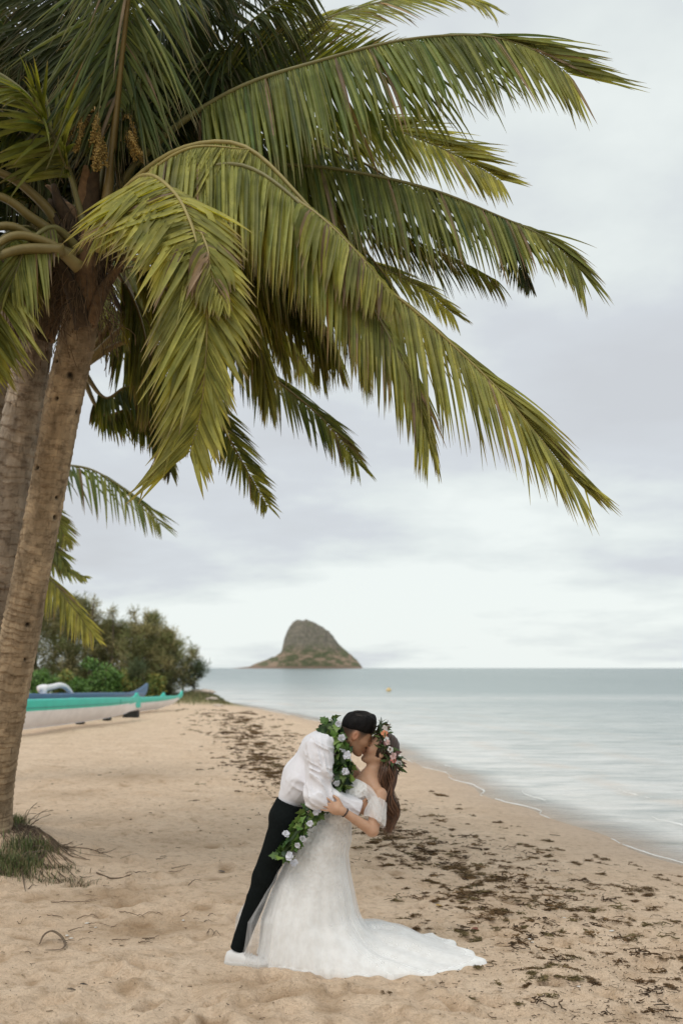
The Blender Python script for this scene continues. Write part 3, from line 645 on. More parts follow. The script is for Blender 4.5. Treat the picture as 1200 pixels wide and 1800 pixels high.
# F8 left frond and the petioles leaving to the left
frond(pA, [P(150, 400, 7.4), P(122, 300, 7.25), P(84, 220, 7.1), P(40, 160, 6.95), P(-30, 118, 6.85), P(-130, 110, 6.8), P(-230, 150, 6.8)], up0=(-.5, -.6, .8), up1=(-.2, -.6, 1), Lm=.72, t0=.17, n=100, droop=(.55, .6), ang=(42, 24), w=.034, yel=.3, rad=.030)
for k, (q0, q1, q2, q3, y_, dk) in enumerate([((120, 420), (70, 352), (-10, 300), (-160, 290), .4, .1), ((125, 432), (60, 385), (-20, 342), (-190, 380), .4, 0), ((130, 450), (70, 425), (0, 398), (-140, 470), .35, .1), ((140, 470), (85, 428), (10, 420), (-70, 520), .45, 0), ((110, 440), (30, 440), (-40, 480), (-90, 600), .4, .1)]):
    dd = 7.5-.12*k
    frond(pB if k % 2 else pA, [P(*q0, dd), P(*q1, dd-.15), P(*q2, dd-.3), P(*q3, dd-.4), P(q3[0]-80, q3[1]+130, dd-.4)], up0=(0, -.3, 1), Lm=.62, t0=.36, n=60, droop=(.9, .8), w=.036, yel=y_, dark=dk, rad=.034, rcol=(.22, .17, .055))
frond(pB, [P(110, 440, 7.8), P(60, 420, 7.5), P(10, 430, 7.2), P(-20, 490, 7.0), P(-30, 560, 6.9), P(-30, 640, 6.9)], up0=(-.2, -.6, .9), up1=(.3, -1, .1), Lm=.72, t0=.25, n=50, droop=(.5, .3), ang=(60, 40), w=.042, yel=.5)
frond(pB, [P(90, 440, 7.9), P(50, 400, 7.6), P(0, 420, 7.4), P(-30, 480, 7.3)], up0=(0, -.5, 1), Lm=.8, t0=.1, n=44, droop=(1.2, 1.2), w=.03, yel=.35, dark=.3)
frond(pA, [P(140, 440, 7.3), P(95, 400, 7.1), P(50, 430, 6.95), P(20, 500, 6.9)], up0=(0, -.5, 1), up1=(.3, -1, .3), Lm=.6, t0=.3, n=30, droop=(1.2, 1.0), w=.028, yel=.45, dark=.1, rad=.03)
# F9 upright in front, and the crowd of fronds up and left, darkened with painted crown shade
frond(pA, [P(182, 400, 7.35), P(192, 320, 7.3), P(204, 210, 7.2), P(216, 90, 7.05), P(228, -20, 6.9), P(250, -180, 6.7), P(300, -330, 6.6)], up0=(.05, 1, .1), up1=(.2, .7, .8), Lm=.95, t0=.30, n=75, droop=(1.5, 1.2), ang=(60, 45), w=.026, yel=.2, dark=.3, rad=.036, rcol=(.27, .19, .055))
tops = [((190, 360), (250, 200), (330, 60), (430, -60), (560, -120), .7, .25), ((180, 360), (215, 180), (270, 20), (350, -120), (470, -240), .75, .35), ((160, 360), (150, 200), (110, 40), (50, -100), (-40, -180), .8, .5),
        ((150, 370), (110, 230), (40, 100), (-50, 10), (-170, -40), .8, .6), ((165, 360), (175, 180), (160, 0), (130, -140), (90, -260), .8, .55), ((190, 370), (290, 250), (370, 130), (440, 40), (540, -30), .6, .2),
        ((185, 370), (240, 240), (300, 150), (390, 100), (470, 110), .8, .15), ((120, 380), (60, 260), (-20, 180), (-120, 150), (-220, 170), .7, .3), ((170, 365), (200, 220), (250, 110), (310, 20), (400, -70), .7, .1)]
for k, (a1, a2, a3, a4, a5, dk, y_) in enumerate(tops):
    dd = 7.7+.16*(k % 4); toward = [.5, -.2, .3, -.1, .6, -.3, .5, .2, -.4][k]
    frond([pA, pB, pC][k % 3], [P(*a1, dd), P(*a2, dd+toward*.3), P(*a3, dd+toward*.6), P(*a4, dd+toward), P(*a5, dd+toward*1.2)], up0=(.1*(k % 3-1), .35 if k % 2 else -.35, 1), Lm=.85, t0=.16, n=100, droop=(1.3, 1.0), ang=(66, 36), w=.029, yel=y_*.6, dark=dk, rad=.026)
for k, (a1, a2, a3, a4) in enumerate([((90, 420), (40, 330), (-20, 240), (-110, 190)), ((80, 400), (60, 280), (20, 150), (-60, 40)), ((100, 400), (110, 260), (140, 120), (200, 0)), ((40, 450), (20, 330), (50, 200), (100, 80)), ((95, 420), (190, 300), (260, 240), (330, 300)), ((30, 470), (-20, 400), (-80, 400), (-140, 460)), ((60, 400), (120, 330), (240, 180), (330, 90)), ((60, 380), (20, 200), (60, 60), (150, -60)), ((20, 420), (-30, 250), (-30, 80), (30, -80))]):
    dd = 8.6+.15*(k % 3)
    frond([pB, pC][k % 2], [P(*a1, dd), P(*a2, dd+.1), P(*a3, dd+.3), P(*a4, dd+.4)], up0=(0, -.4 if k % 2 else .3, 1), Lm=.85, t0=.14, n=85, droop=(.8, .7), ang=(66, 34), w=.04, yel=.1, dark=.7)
# fronds of palm D, hanging behind the trunks and under the crown
for k, (pl, Lm, y_, dk, dr) in enumerate([
    ([(150, 640), (240, 560), (330, 560), (420, 620), (500, 680), (570, 740), (628, 815)], .62, .25, .35, (.8, .3)),
    ([(150, 640), (230, 600), (320, 640), (385, 740), (430, 820), (470, 890)], .46, .35, .3, (.5, .1)),
    ([(150, 640), (200, 560), (260, 500), (330, 490), (400, 540), (450, 620)], .7, .45, .15, (1.0, .8)),
    ([(150, 640), (180, 520), (230, 470), (290, 500), (330, 560)], .75, .5, .1, (1.0, .9)),
    ([(145, 650), (185, 700), (228, 680), (290, 700), (330, 770)], .5, .2, .3, (.9, .7)),
    ([(145, 660), (180, 728), (230, 722), (280, 760), (300, 830)], .4, .25, .3, (.9, .7)),
    ([(150, 640), (170, 580), (210, 590), (250, 650), (270, 740)], .6, .3, .4, (.9, .7)),
    ([(150, 640), (250, 520), (370, 500), (480, 570), (540, 650)], .7, .4, .15, (1.0, .8)),
    ([(150, 620), (130, 500), (180, 430), (240, 460), (260, 540)], .7, .3, .3, (.9, .8)),
]):
    dd = 10.0+.12*k
    frond(pD, [P(a, b, dd-.1*j) for j, (a, b) in enumerate(pl)], up0=(.1, -.3, 1), up1=(.3, -.9, .4), Lm=Lm*1.15, t0=.2, n=62, droop=dr, ang=(60, 26), w=.034, yel=y_, dark=dk*.5, rad=.028, rcol=(.27, .19, .06), dry=.05)
# farther palm, its crown hidden by the trunks
bE = P(-60, 1330, 15.0); bE.z = ground(bE.x, bE.y); pE = palm('far coconut palm behind the leaning trunks with only its frond tips showing', bE)
trunk(pE, [bE+Vector((0, 0, -.3)), P(-30, 1150, 15), P(10, 1000, 15), P(40, 890, 15)], [.2, .17, .15, .13], M_TR1, 21)
for k, (pl, Lm, y_, dr, nn) in enumerate([
    ([(45, 880), (90, 825), (150, 822), (205, 850), (250, 885), (282, 922)], .62, .15, (1.3, .3), 24), ([(45, 890), (80, 890), (105, 925), (118, 955)], .3, .5, (.5, .3), 30),
    ([(45, 890), (75, 940), (105, 975), (118, 1000)], .28, .3, (.5, .4), 26), ([(40, 890), (60, 980), (100, 1030), (138, 1080), (165, 1118)], .5, .9, (1.3, .3), 46), ([(40, 890), (80, 975), (120, 1005), (150, 1015)], .25, .3, (.6, .3), 26),
    ([(40, 880), (0, 820), (-60, 830), (-110, 900)], .7, .3, (.9, .6), 50)]):
    frond(pE, [P(a, b, 15.0) for (a, b) in pl], up0=(0, -.4, 1), up1=(.2, -.9, .4), Lm=Lm*1.35, t0=.15, n=nn, droop=dr, ang=(64, 26), w=.045, yel=y_, dark=.15, rad=.03)

# flower spikes of palm A
def flowers():
    rs = np.random.RandomState(4); mt = simple('palm_flower', (.27, .185, .055), .8, 60, .35, tint=True, bumpd=.004)
    for k in range(40):
        mb = MB(); a = rs.uniform(-1, 1); o = P(178+rs.uniform(-14, 16), rs.uniform(185, 235), 7.42); 
        if k < 9: e_ = (rs.uniform(236, 252), rs.uniform(225, 290)); mid = (226, e_[1]-28-rs.uniform(0, 12)); o = P(206, rs.uniform(205, 255), 7.38)
        elif k < 16: e_ = (rs.uniform(122, 150), rs.uniform(230, 268)); mid = (146, e_[1]-40)
        else: e_ = (rs.uniform(158, 190), rs.uniform(240, 300)); mid = (172, e_[1]-40)
        d = 7.12+rs.uniform(-.06, .08); S = spline([o, P(*mid, d), P(*e_, d)], 16)
        tube(mb, S, .006, 4, (1, .9, .8))
        for j in range(4, 16):
            for q in range(7):
                th = rs.uniform(0, 2*math.pi); ico(mb, S[j]+np.array([math.cos(th), math.sin(th)*.6, math.sin(th)])*.010+rs.normal(0, .005, 3), rs.uniform(.005, .008), np.array([1, .95, .8])*rs.uniform(.7, 1.35), 0)
        mb.build('flower_spike', mt, pA)
    # long dry yellow bract caught between the trunks
    mb = MB(); S = spline([P(103, 612, 7.85), P(99, 660, 7.9), P(90, 710, 7.95), P(84, 748, 8.0)], 14); V = []
    for i in range(14):
        w_ = .035*math.sin(math.pi*(i+.6)/14.5)+.006
        V += [S[i]+np.array([-w_, 0, 0]), S[i]+np.array([0, .015, 0]), S[i]+np.array([w_, 0, 0]), S[i]+np.array([0, -.012, 0])]
    mb.add(V, gridfaces(14, 4, True), (1.1, .95, .7)); mb.build('dry_bract', mt, pA)
    mb = MB(); S = spline([P(196, 512, 7.4), P(206, 530, 7.38), P(214, 552, 7.37)], 10); tube(mb, S, [.004, .012, .02, .024, .026, .026, .024, .018, .01, .003], 7, (.12, .09, .12), flat=.5); mb.build('dead_bract', mt, pA)
flowers()

# ------------------------------------------------------------------ organic surfaces: signed distance fields -> one continuous mesh
def nrmv(v): v = np.asarray(v, float); return v/np.linalg.norm(v)
def smin(a, b, k):
    if k <= 0: return np.minimum(a, b)
    h = np.clip(.5+.5*(b-a)/k, 0, 1); return b*(1-h)+a*h-k*h*(1-h)
def smax(a, b, k): return -smin(-a, -b, k)
def s_cap(p, a, b, r1, r2):
    a = np.asarray(a, float); b = np.asarray(b, float); ab = b-a; h = np.clip(((p-a)@ab)/(ab@ab), 0, 1)
    return np.linalg.norm(p-a-h[..., None]*ab, axis=-1)-(r1+(r2-r1)*h)
def s_ell(p, c, r, ax=None):
    q = p-np.asarray(c, float)
    if ax is not None: q = q@np.asarray(ax, float).T
    r = np.asarray(r, float); k0 = np.linalg.norm(q/r, axis=-1); k1 = np.linalg.norm(q/(r*r), axis=-1)
    return k0*(k0-1)/np.maximum(k1, 1e-9)
def s_ecap(p, a, b, r1, r2, sq, ax):
    """capsule squashed along axis ax by factor sq (<1 = thinner)"""
    a = np.asarray(a, float); b = np.asarray(b, float); ax = nrmv(ax); ab = b-a
    def st(q): return q+np.multiply.outer(q@ax, ax)*(1/sq-1)
    ps = st(p-a); bs = st(ab); h = np.clip((ps@bs)/(bs@bs), 0, 1)
    return (np.linalg.norm(ps-h[..., None]*bs, axis=-1)-(r1+(r2-r1)*h))*(.5+.5*sq)
def surface_nets(fn, lo, hi, h, name, m, parent, blk=12, tint=None, relax=1):
    lo = np.asarray(lo, float); hi = np.asarray(hi, float); n = np.ceil((hi-lo)/h).astype(int)+1
    nb = np.ceil(n/blk).astype(int); n = nb*blk; G = np.ones(n, np.float32)
    g = (np.indices(nb).reshape(3, -1).T+.5)*blk*h+lo-.5*h
    dc = fn(g); rad = blk*h*.87*1.2+.006
    for (bi, d) in zip(np.indices(nb).reshape(3, -1).T, dc):
        sl = tuple(slice(b*blk, (b+1)*blk) for b in bi)
        if abs(d) > rad*1.3: G[sl] = d; continue
        ii = np.indices((blk,)*3).reshape(3, -1).T+bi*blk
        G[sl] = fn(ii*h+lo).reshape((blk,)*3)
    S = G < 0; c = S[:-1, :-1, :-1].astype(np.int8)
    cnt = np.zeros(c.shape, np.int8)
    for a in (0, 1):
        for b in (0, 1):
            for d in (0, 1): cnt += S[a:S.shape[0]-1+a, b:S.shape[1]-1+b, d:S.shape[2]-1+d]
    act = (cnt > 0) & (cnt < 8); I = np.argwhere(act); idx = -np.ones(act.shape, np.int32); idx[act] = np.arange(len(I))
    acc = np.zeros((len(I), 3)); num = np.zeros(len(I))
    cor = [np.array((a, b, d)) for a in (0, 1) for b in (0, 1) for d in (0, 1)]
    for i, A in enumerate(cor):
        for B in cor[i+1:]:
            if np.abs(A-B).sum() != 1: continue
            va = G[tuple((I+A).T)]; vb = G[tuple((I+B).T)]; x = (va < 0) != (vb < 0)
            t = np.where(x, va/np.where(x, va-vb, 1), 0); acc[x] += (A+t[:, None]*(B-A))[x]; num[x] += 1
    V = (I+acc/num[:, None])*h+lo
    Fs = []
    for ax in range(3):
        e = [0, 0, 0]; e[ax] = 1
        s0 = S[:-1, :-1, :-1]; s1 = S[e[0]:S.shape[0]-1+e[0], e[1]:S.shape[1]-1+e[1], e[2]:S.shape[2]-1+e[2]]
        E = np.argwhere(s0 != s1); u, v = [(1, 2), (2, 0), (0, 1)][ax]
        E = E[(E[:, u] > 0) & (E[:, v] > 0)]
        du = np.zeros(3, int); du[u] = 1; dv = np.zeros(3, int); dv[v] = 1
        q = np.stack([idx[tuple((E-du-dv).T)], idx[tuple((E-dv).T)], idx[tuple(E.T)], idx[tuple((E-du).T)]], -1)
        fl = ~s0[tuple(E.T)]; q[fl] = q[fl][:, ::-1]; Fs.append(q[(q >= 0).all(1)])
    Q = np.concatenate(Fs)
    for _ in range(relax):
        s_ = np.zeros_like(V); k_ = np.zeros(len(V))
        for i in range(4):
            for j in (1, 3): np.add.at(s_, Q[:, i], V[Q[:, (i+j) % 4]]); np.add.at(k_, Q[:, i], 1)
        V = V*.5+.5*s_/np.maximum(k_, 1)[:, None]
    me = bpy.data.meshes.new(name); off = np.array(parent.location) if parent is not None else 0
    me.vertices.add(len(V)); me.vertices.foreach_set('co', (V-off).ravel())
    me.loops.add(Q.size); me.loops.foreach_set('vertex_index', Q.ravel().astype(np.int32))
    me.polygons.add(len(Q)); me.polygons.foreach_set('loop_start', (np.arange(len(Q))*4).astype(np.int32)); me.update(calc_edges=True)
    ca = me.color_attributes.new('tint', 'FLOAT_COLOR', 'POINT'); Cc = np.ones((len(V), 4)) if tint is None else np.hstack([tint(V), np.ones((len(V), 1))])
    ca.data.foreach_set('color', Cc.astype(np.float32).ravel()); me.materials.append(m); smooth(me)
    o = bpy.data.objects.new(name, me); COL.objects.link(o)
    if parent is not None: o.parent = parent
    return o

YC = 6.07; GZ = ground(0, YC)+.005
KS = F/YC
def Q(px, py, dy=0.0): return np.array([(px-CX)/KS, YC+dy, CAMZ-(py-HY)/KS])

def skin_mat(name, col, dk):
    m, t, b = mat(name); n = noise_n(t, 30, 4); c_ = ramp(t, n, [(.3, dk), (.7, col)])
    a = N(t, 'ShaderNodeVertexColor'); a.layer_name = 'tint'; c_ = mixc(t, 1.0, c_, a.outputs[0], 'MULTIPLY'); L(t, c_, b.inputs['Base Color'])
    b.inputs['Roughness'].default_value = .5; b.inputs['Subsurface Weight'].default_value = .12; b.inputs['Subsurface Radius'].default_value = (.01, .004, .002)
    b.inputs['Specular IOR Level'].default_value = .35; bump(t, b, noise_n(t, 260, 2), .15, .001); return m
M_SK1 = skin_mat('skin_tan', (.42, .235, .145), (.37, .20, .12)); M_SK2 = skin_mat('skin_fair', (.50, .30, .195), (.45, .265, .17))
M_HAIR1 = simple('black_hair', (.006, .005, .005), .55, 90, .5, bumpd=.004, spec=.12)
M_SHIRT = simple('white_shirt_cotton', (.74, .73, .77), .8, 140, .03, sheen=.2)
M_TROU = simple('black_trouser_cloth', (.006, .008, .008), .9, 60, .3, spec=.08)
M_SHOE = simple('white_canvas', (.70, .69, .68), .6, 40, .06)
M_SOLE = simple('rubber_sole', (.52, .50, .47), .7, 30, .1)
M_DARK = simple('near_black', (.012, .010, .010), .5)

def head_sdf(c, f, u, sc=1.0, male=True):
    f = nrmv(f); u = nrmv(u-f*np.dot(u, f)); s = np.cross(u, f); A = np.stack([f, s, u])
    c = np.asarray(c, float)
    def L3(a): return c+sc*(a[0]*f+a[1]*s+a[2]*u)
    def fn(p):
        q = ((p-c)@A.T)/sc   # local coordinates
        m_ = np.abs(q[..., 1]); qm = q.copy(); qm[..., 1] = m_
        d = s_ell(q, (-.002, 0, .030), (.098, .077, .088))
        d = smin(d, s_ell(q, (.040, 0, -.030), (.052, .056, .075)), .03)
        d = smin(d, s_cap(qm, (-.012, .052, -.045), (.058, .020, -.092), .016, .014), .028)
        d = smin(d, s_ell(q, (.072, 0, -.094), (.020, .020, .017) if male else (.017, .017, .015)), .022)
        d = smin(d, s_ell(qm, (.062, .036, -.022), (.026, .022, .022)), .02)       # cheeks
        d = smin(d, s_cap(qm, (.086, .010, .026), (.076, .042, .022), .009, .006), .014)  # brow
        d = smax(d, -s_ell(qm, (.101, .031, .006), (.020, .018, .013)), .012)      # eye hollow
        d = smin(d, s_ell(qm, (.076, .031, .005), (.014, .015, .010)), .004)       # closed lid
        d = smin(d, s_cap(q, (.088, 0, .018), (.110, 0, -.026), .0065, .0095), .010)   # nose
        d = smin(d, s_ell(qm, (.101, .011, -.030), (.010, .007, .007)), .006)
        d = smin(d, s_ell(q, (.093, 0, -.054), (.010, .022, .006)), .005)          # lips
        d = smin(d, s_ell(q, (.091, 0, -.066), (.010, .019, .006)), .004)
        ear = s_ell(qm, (-.008, .079, -.008), (.019, .009, .032)); ear = smax(ear, -s_ell(qm, (-.004, .088, -.004), (.010, .007, .019)), .004)
        d = smin(d, ear, .006)
        return d*sc
    return fn, L3, A
# ---------------- groom
gl = Vector((Q(470, 1690)[0], YC, GZ)); G_ = empty('person', gl, 'groom in white shirt and black trousers leaning over to kiss the bride', 'person')
gf = nrmv((.885, .10, -.46)); gu = nrmv((.46, .06, .885))
gh, gL, gA = head_sdf(Q(624, 1291, -.01), gf, gu, 1.0, True)
# joints, picture read at the couple's distance
g_sh = Q(562, 1312, -.17); g_el = Q(562, 1390, -.20); g_wr = Q(628, 1414, -.16)
g_sh2 = Q(585, 1320, .16); g_el2 = Q(612, 1385, .24); g_wr2 = Q(650, 1400, .16)
def hand_sdf(p, wr, d, nrm, spec, sc=1.0, thumb=1):
    """palm + five fingers. d: along the hand, nrm: back of hand, thumb side = cross(d, nrm)*thumb"""
    d = nrmv(d); nrm = nrmv(nrm-d*np.dot(nrm, d)); s = np.cross(d, nrm)*thumb; wr = np.asarray(wr, float)
    A = np.stack([d, s, nrm]); q = (p-wr)@A.T/sc
    r = s_ell(q, (.045, 0, 0), (.048, .038, .014)); r = smin(r, s_cap(q, (0, 0, 0), (.03, 0, 0), .021, .024), .02)
    for (y0, ang, ln, curl, w_) in spec:
        b0 = np.array([.078-abs(y0)*.25, y0, .002]); ca, sa = math.cos(ang), math.sin(ang)
        k = b0
        for j, (fr_, cu) in enumerate(((.45, curl*.35), (.32, curl*.9), (.23, curl*1.35))):
            e_ = k+ln*fr_*np.array([ca*math.cos(cu), sa*math.cos(cu), -math.sin(cu)]); r = smin(r, s_cap(q, k, e_, w_*(1-.12*j), w_*(1-.12*(j+1))), .004); k = e_
    t0 = np.array([.022, .028, -.002]); t1 = t0+np.array([.028, .026, -.006]); t2 = t1+np.array([.030, .010, -.006])
    r = smin(r, s_cap(q, t0, t1, .0125, .0105), .012); r = smin(r, s_cap(q, t1, t2, .0105, .008), .004)
    return r*sc
SPEC = [(.026, .10, .070, .35, .0082), (.009, .03, .078, .35, .0084), (-.009, -.05, .072, .4, .008), (-.025, -.16, .056, .45, .0070)]
def groom_body(p):
    d = gh(p)
    d = smin(d, s_cap(p, gL((-.03, 0, -.02)), Q(588, 1312, .0), .056, .062), .03)
    d = smin(d, s_cap(p, Q(575, 1335), Q(526, 1385), .08, .05), .05)
    for a, e_, w_ in ((g_sh, g_el, g_wr), (g_sh2, g_el2, g_wr2)):
        d = smin(d, s_cap(p, a, e_, .048, .038), .03); d = smin(d, s_cap(p, e_, w_, .038, .026), .01)
    d = np.minimum(d, smin(d, hand_sdf(p, g_wr, (1, .25, -.10), (.1, -1, .2), [(a, b, c_, .55, w_) for a, b, c_, _, w_ in SPEC], 1.0, -1), .012))
    d = smin(d, hand_sdf(p, g_wr2, (1, -.4, -.1), (.3, 1, 0), SPEC, 1.0, 1), .012)
    d = smin(d, s_cap(p, Q(520, 1395), Q(508, 1440, 0), .05, .07), .05)
    for sy in (-.09, .09):
        d = smin(d, s_cap(p, Q(505, 1440, sy), Q(463 if sy < 0 else 520, 1540, sy), .07, .045), .03); d = smin(d, s_cap(p, Q(466 if sy < 0 else 520, 1540, sy), Q(421 if sy < 0 else 547, 1655, sy), .045, .028), .02)
    return d
def groom_tint(V):
    q = (V-gL((0, 0, 0)))@gA.T; T = np.ones((len(V), 3))
    lip = np.exp(-(((q[:, 0]-.098)/.016)**2+(q[:, 1]/.024)**2+((q[:, 2]+.060)/.011)**2)); T *= 1-lip[:, None]*np.array([.12, .35, .3])
    near = (np.linalg.norm(q, axis=1) < .17)
    lo_ = np.interp(q[:, 0], [-.12, -.06, -.02, .04, .08, .13], [.004, .010, .024, .032, .050, .072])
    dep = np.interp(q[:, 0], [-.12, -.05, -.02, .01, .03, .045, .06], [.095, .090, .065, .045, .055, .030, .006])
    f_ = np.clip((q[:, 2]-lo_+dep)/dep, 0, 1)**.6*near*.90; ear = np.exp(-(((q[:, 0]+.008)/.024)**2+((q[:, 2]+.008)/.036)**2)**2)*(np.abs(q[:, 1]) > .066); f_ *= 1-ear
    T *= (1-f_[:, None]); T *= 1+ear[:, None]*np.array([.12, -.05, -.08])*near[:, None]
    brow = np.exp(-(((np.abs(q[:, 1])-.030)/.018)**2+((q[:, 2]-.026)/.005)**2))*(q[:, 0] > .06); T *= 1-.85*brow[:, None]
    beard = np.exp(-(((q[:, 2]+.075)/.035)**2))*(q[:, 0] > .02)*near; T *= 1-.16*beard[:, None]
    return T
surface_nets(groom_body, (-.80, YC-.42, GZ+.1), (.30, YC+.42, 1.62), .0045, 'body', M_SK1, G_, tint=groom_tint)
def groom_hair(p):
    q = (p-gL((0, 0, 0)))@gA.T
    lo_ = np.interp(q[..., 0], [-.12, -.06, -.02, .04, .08, .13], [.004, .010, .024, .032, .050, .072])
    hgt = np.clip((q[..., 2]-lo_)/.095, 0, 1); th = .002+hgt**1.1*(.022+.026*np.clip((q[..., 0]+.03)/.08, 0, 1))*(1-.5*np.clip((q[..., 0]-.06)/.05, 0, 1))
    d = s_ell(q, (-.002, 0, .030), (.098, .077, .088))-th
    d = smax(d, lo_-q[..., 2], .008)
    d = smax(d, q[..., 0]-(.104+.30*(q[..., 2]-.07)), .01)
    st = np.sin(q[..., 1]*260+q[..., 0]*35+4*np.sin(q[..., 0]*30))*.0016+np.sin(q[..., 1]*110-q[..., 0]*22)*.0016
    return d+st*np.clip((q[..., 2]-.03)/.03, 0, 1)
surface_nets(groom_hair, gL((0, 0, .05))-.17, gL((0, 0, .05))+.17, .0035, 'hair', M_HAIR1, G_)
def groom_strands():
    rs = np.random.RandomState(2); mb = MB(); c = np.array((-.006, 0, .040)); r = np.array((.112, .083, .103))
    for k in range(620):
        y = rs.uniform(-1, 1); a0 = rs.uniform(.0, 1.1); a1 = a0+rs.uniform(.5, 1.2); S = []
        for t in np.linspace(0, 1, 10):
            a = a0+(a1-a0)*t; d = nrmv((-.75*math.cos(a)+.95*math.sin(a), y*(.95-.15*math.sin(a))+.04*math.sin(t*5+k), .25+.95*math.cos(a-.75)-.35*abs(y)*t))
            x_, z_ = d[0]*.098, d[2]*.088+.030; lo_ = np.interp(x_, [-.12, -.06, -.02, .04, .08, .13], [.004, .010, .024, .032, .050, .072]); hg = np.clip((z_-lo_)/.095, 0, 1)
            th = .002+hg**1.1*(.022+.026*np.clip((x_+.03)/.08, 0, 1))*(1-.5*np.clip((x_-.06)/.05, 0, 1))+.0025*math.sin(k*1.7)+.004*math.sin(math.pi*t)
            q = np.array((-.002, 0, .030))+d*(np.array((.098, .077, .088))+th)
            if z_ < lo_-.006-.012*rs.rand() or q[0] > .112: break
            S.append(gL(q))
        if len(S) > 3: tube(mb, S, np.linspace(.0024, .0012, len(S)), 4, np.ones(3)*rs.choice([.6, 1, 2.2, 4.5]), cap=False)  # paler strands: hair sheen painted as tint
    mb.build('hair_strands', simple('black_hair_strands', (.010, .008, .007), .5, None, tint=True, spec=.25), G_)
groom_strands()
def folds(p, dirv, freq, amp, seed=0.0):
    dv = nrmv(dirv); q = p*np.array([1, 1, 1.]); w_ = vnoise3(p*6+seed)*2.4
    m_ = np.clip(vnoise3(p*7+seed+3)*2.2-.55, 0, 1.2)
    return amp*((np.abs(np.sin((q@dv)*freq*.5+w_*3.4))**.8-.6)*m_+.5*(vnoise3(p*14+seed)-.5))
def wrinkle(p, along, across, fa, fc, amp, seed):
    a = nrmv(along); c = np.asarray(across, float); c = nrmv(c-a*np.dot(a, c)); b = np.cross(a, c)
    q = np.stack([p@a*fa, p@c*fc, p@b*fc*.6], -1)+seed; w_ = vnoise3(q*.5+9)*1.6; q[..., 1] += w_
    return -amp*(1-np.abs(2*vnoise3(q)-1))**2*np.clip(2.4*vnoise3(q*.4+3)-.6, 0, 1)
def shirt(p):
    tor = s_ecap(p, Q(566, 1322, .0), Q(535, 1372, 0), .132, .120, .9, (0, .2, 0)) if False else s_cap(p, Q(566, 1328, .0), Q(536, 1372, 0), .128, .118)
    tor = smin(tor, s_cap(p, Q(560, 1318, -.10), Q(572, 1322, .10), .082, .082), .05)
    tor = smin(tor, s_ecap(p, Q(536, 1370, 0), Q(513, 1402, 0), .118, .090, 1.25, (0, 1, 0)), .05)
    tor = smin(tor, s_cap(p, Q(600, 1300), Q(580, 1325), .060, .085), .03)
    tor = smax(tor, -s_cap(p, gL((-.03, 0, -.02)), Q(588, 1312, .0), .058, .063), .006)
    tor = smax(tor, (p-Q(602, 1296))@nrmv((.75, 0, .55)), .02)
    # waist cut along the belt
    tor = smax(tor, -((p-Q(508, 1409))@nrmv((.36, 0, .93))+.035), .006)
    wf = np.clip(((p-Q(508, 1409))@nrmv((.36, 0, .93))-.02)/.16, 0, 1)**.7; tor = tor-.003*wf+wf*(wrinkle(p, (.45, 0, .9), (.9, 0, -.45), 5, 26, .020, 2.2)+wrinkle(p, (.8, .1, -.5), (.5, 0, .8), 6, 24, .014, 7.7))+.008*(1-wf)
    d = tor
    for a, e_, w_, s_ in ((g_sh, g_el, g_wr, 1), (g_sh2, g_el2, g_wr2, -1)):
        a = np.asarray(a); ar = smin(s_cap(p, a+np.array([0, 0, .005]), e_, .072, .062), s_cap(p, e_, w_, .066, .040), .02)
        ar = smin(ar, s_ell(p, np.asarray(e_)+np.array([-.008, 0, .015]), (.062, .062, .062)), .03)
        ar = ar-.003+wrinkle(p, (.2, 0, -1), (1, 0, .2), 6, 30, .018, 5.5+s_)+wrinkle(p, (.9, .1, -.5), (.4, 0, .9), 7, 34, .017, 12.3+s_)
        ar = smax(ar, ((p-np.asarray(w_))@nrmv(np.asarray(w_)-np.asarray(e_)))-.012, .004)
        d = smin(d, ar, .022)
    return d
surface_nets(shirt, (-.52, YC-.40, .80), (.34, YC+.42, 1.50), .0055, 'shirt', M_SHIRT, G_, relax=1)
def cuffbtn():
    mb = MB(); d = nrmv(np.array(g_wr)-np.array(g_el)); c = np.array(g_wr)+d*.006; tube(mb, [c-d*.035, c-d*.012, c], [.046, .0445, .043], 20, cap=False); mb.build('cuff', M_SHIRT, G_)
    mb = MB(); 
    # collar
    c0 = Q(596, 1296, 0); ax = nrmv(gL((-.03, 0, -.02))-Q(588, 1312)); _, a, b = frame(ax); V = []
    for i in range(25):
        th = 2*math.pi*i/24; e_ = math.cos(th)*a+math.sin(th)*b
        for r_, h_ in ((.066, -.02), (.068, .012), (.074, .014), (.080, -.012)): V.append(c0+e_*r_+ax*h_)
    mb.add(V, gridfaces(25, 4)); mb.build('collar', M_SHIRT, G_)
cuffbtn()
def trousers(p):
    d = smin(s_ecap(p, Q(518, 1392, 0), Q(505, 1436, 0), .092, .103, 1.35, (0, 1, 0)), s_ell(p, Q(497, 1440, 0), (.078, .14, .09)), .05)
    for sy, kx, ax_, az in ((-.085, 467, 420, 1662), (.085, 520, 552, 1662)):
        hp = Q(504, 1442, sy); kn = Q(kx, 1535, sy*1.1); an = Q(ax_, az, sy*1.2)
        leg = smin(s_cap(p, hp, kn, .094, .066), s_cap(p, kn, an, .066, .046), .03)
        leg = smax(leg, (p-an)@nrmv(an-kn), .005)
        leg = leg+folds(p, (.3, .2, 1), 30, .007, 9)*np.clip((.9-p[..., 2])/.3, 0, 1)
        d = smin(d, leg, .03)
    d = smax(d, (p-Q(508, 1409))@nrmv((.36, 0, .93)), .006)
    return d
surface_nets(trousers, (-.75, YC-.30, .05), (-.02, YC+.30, 1.10), .006, 'trousers', M_TROU, G_)
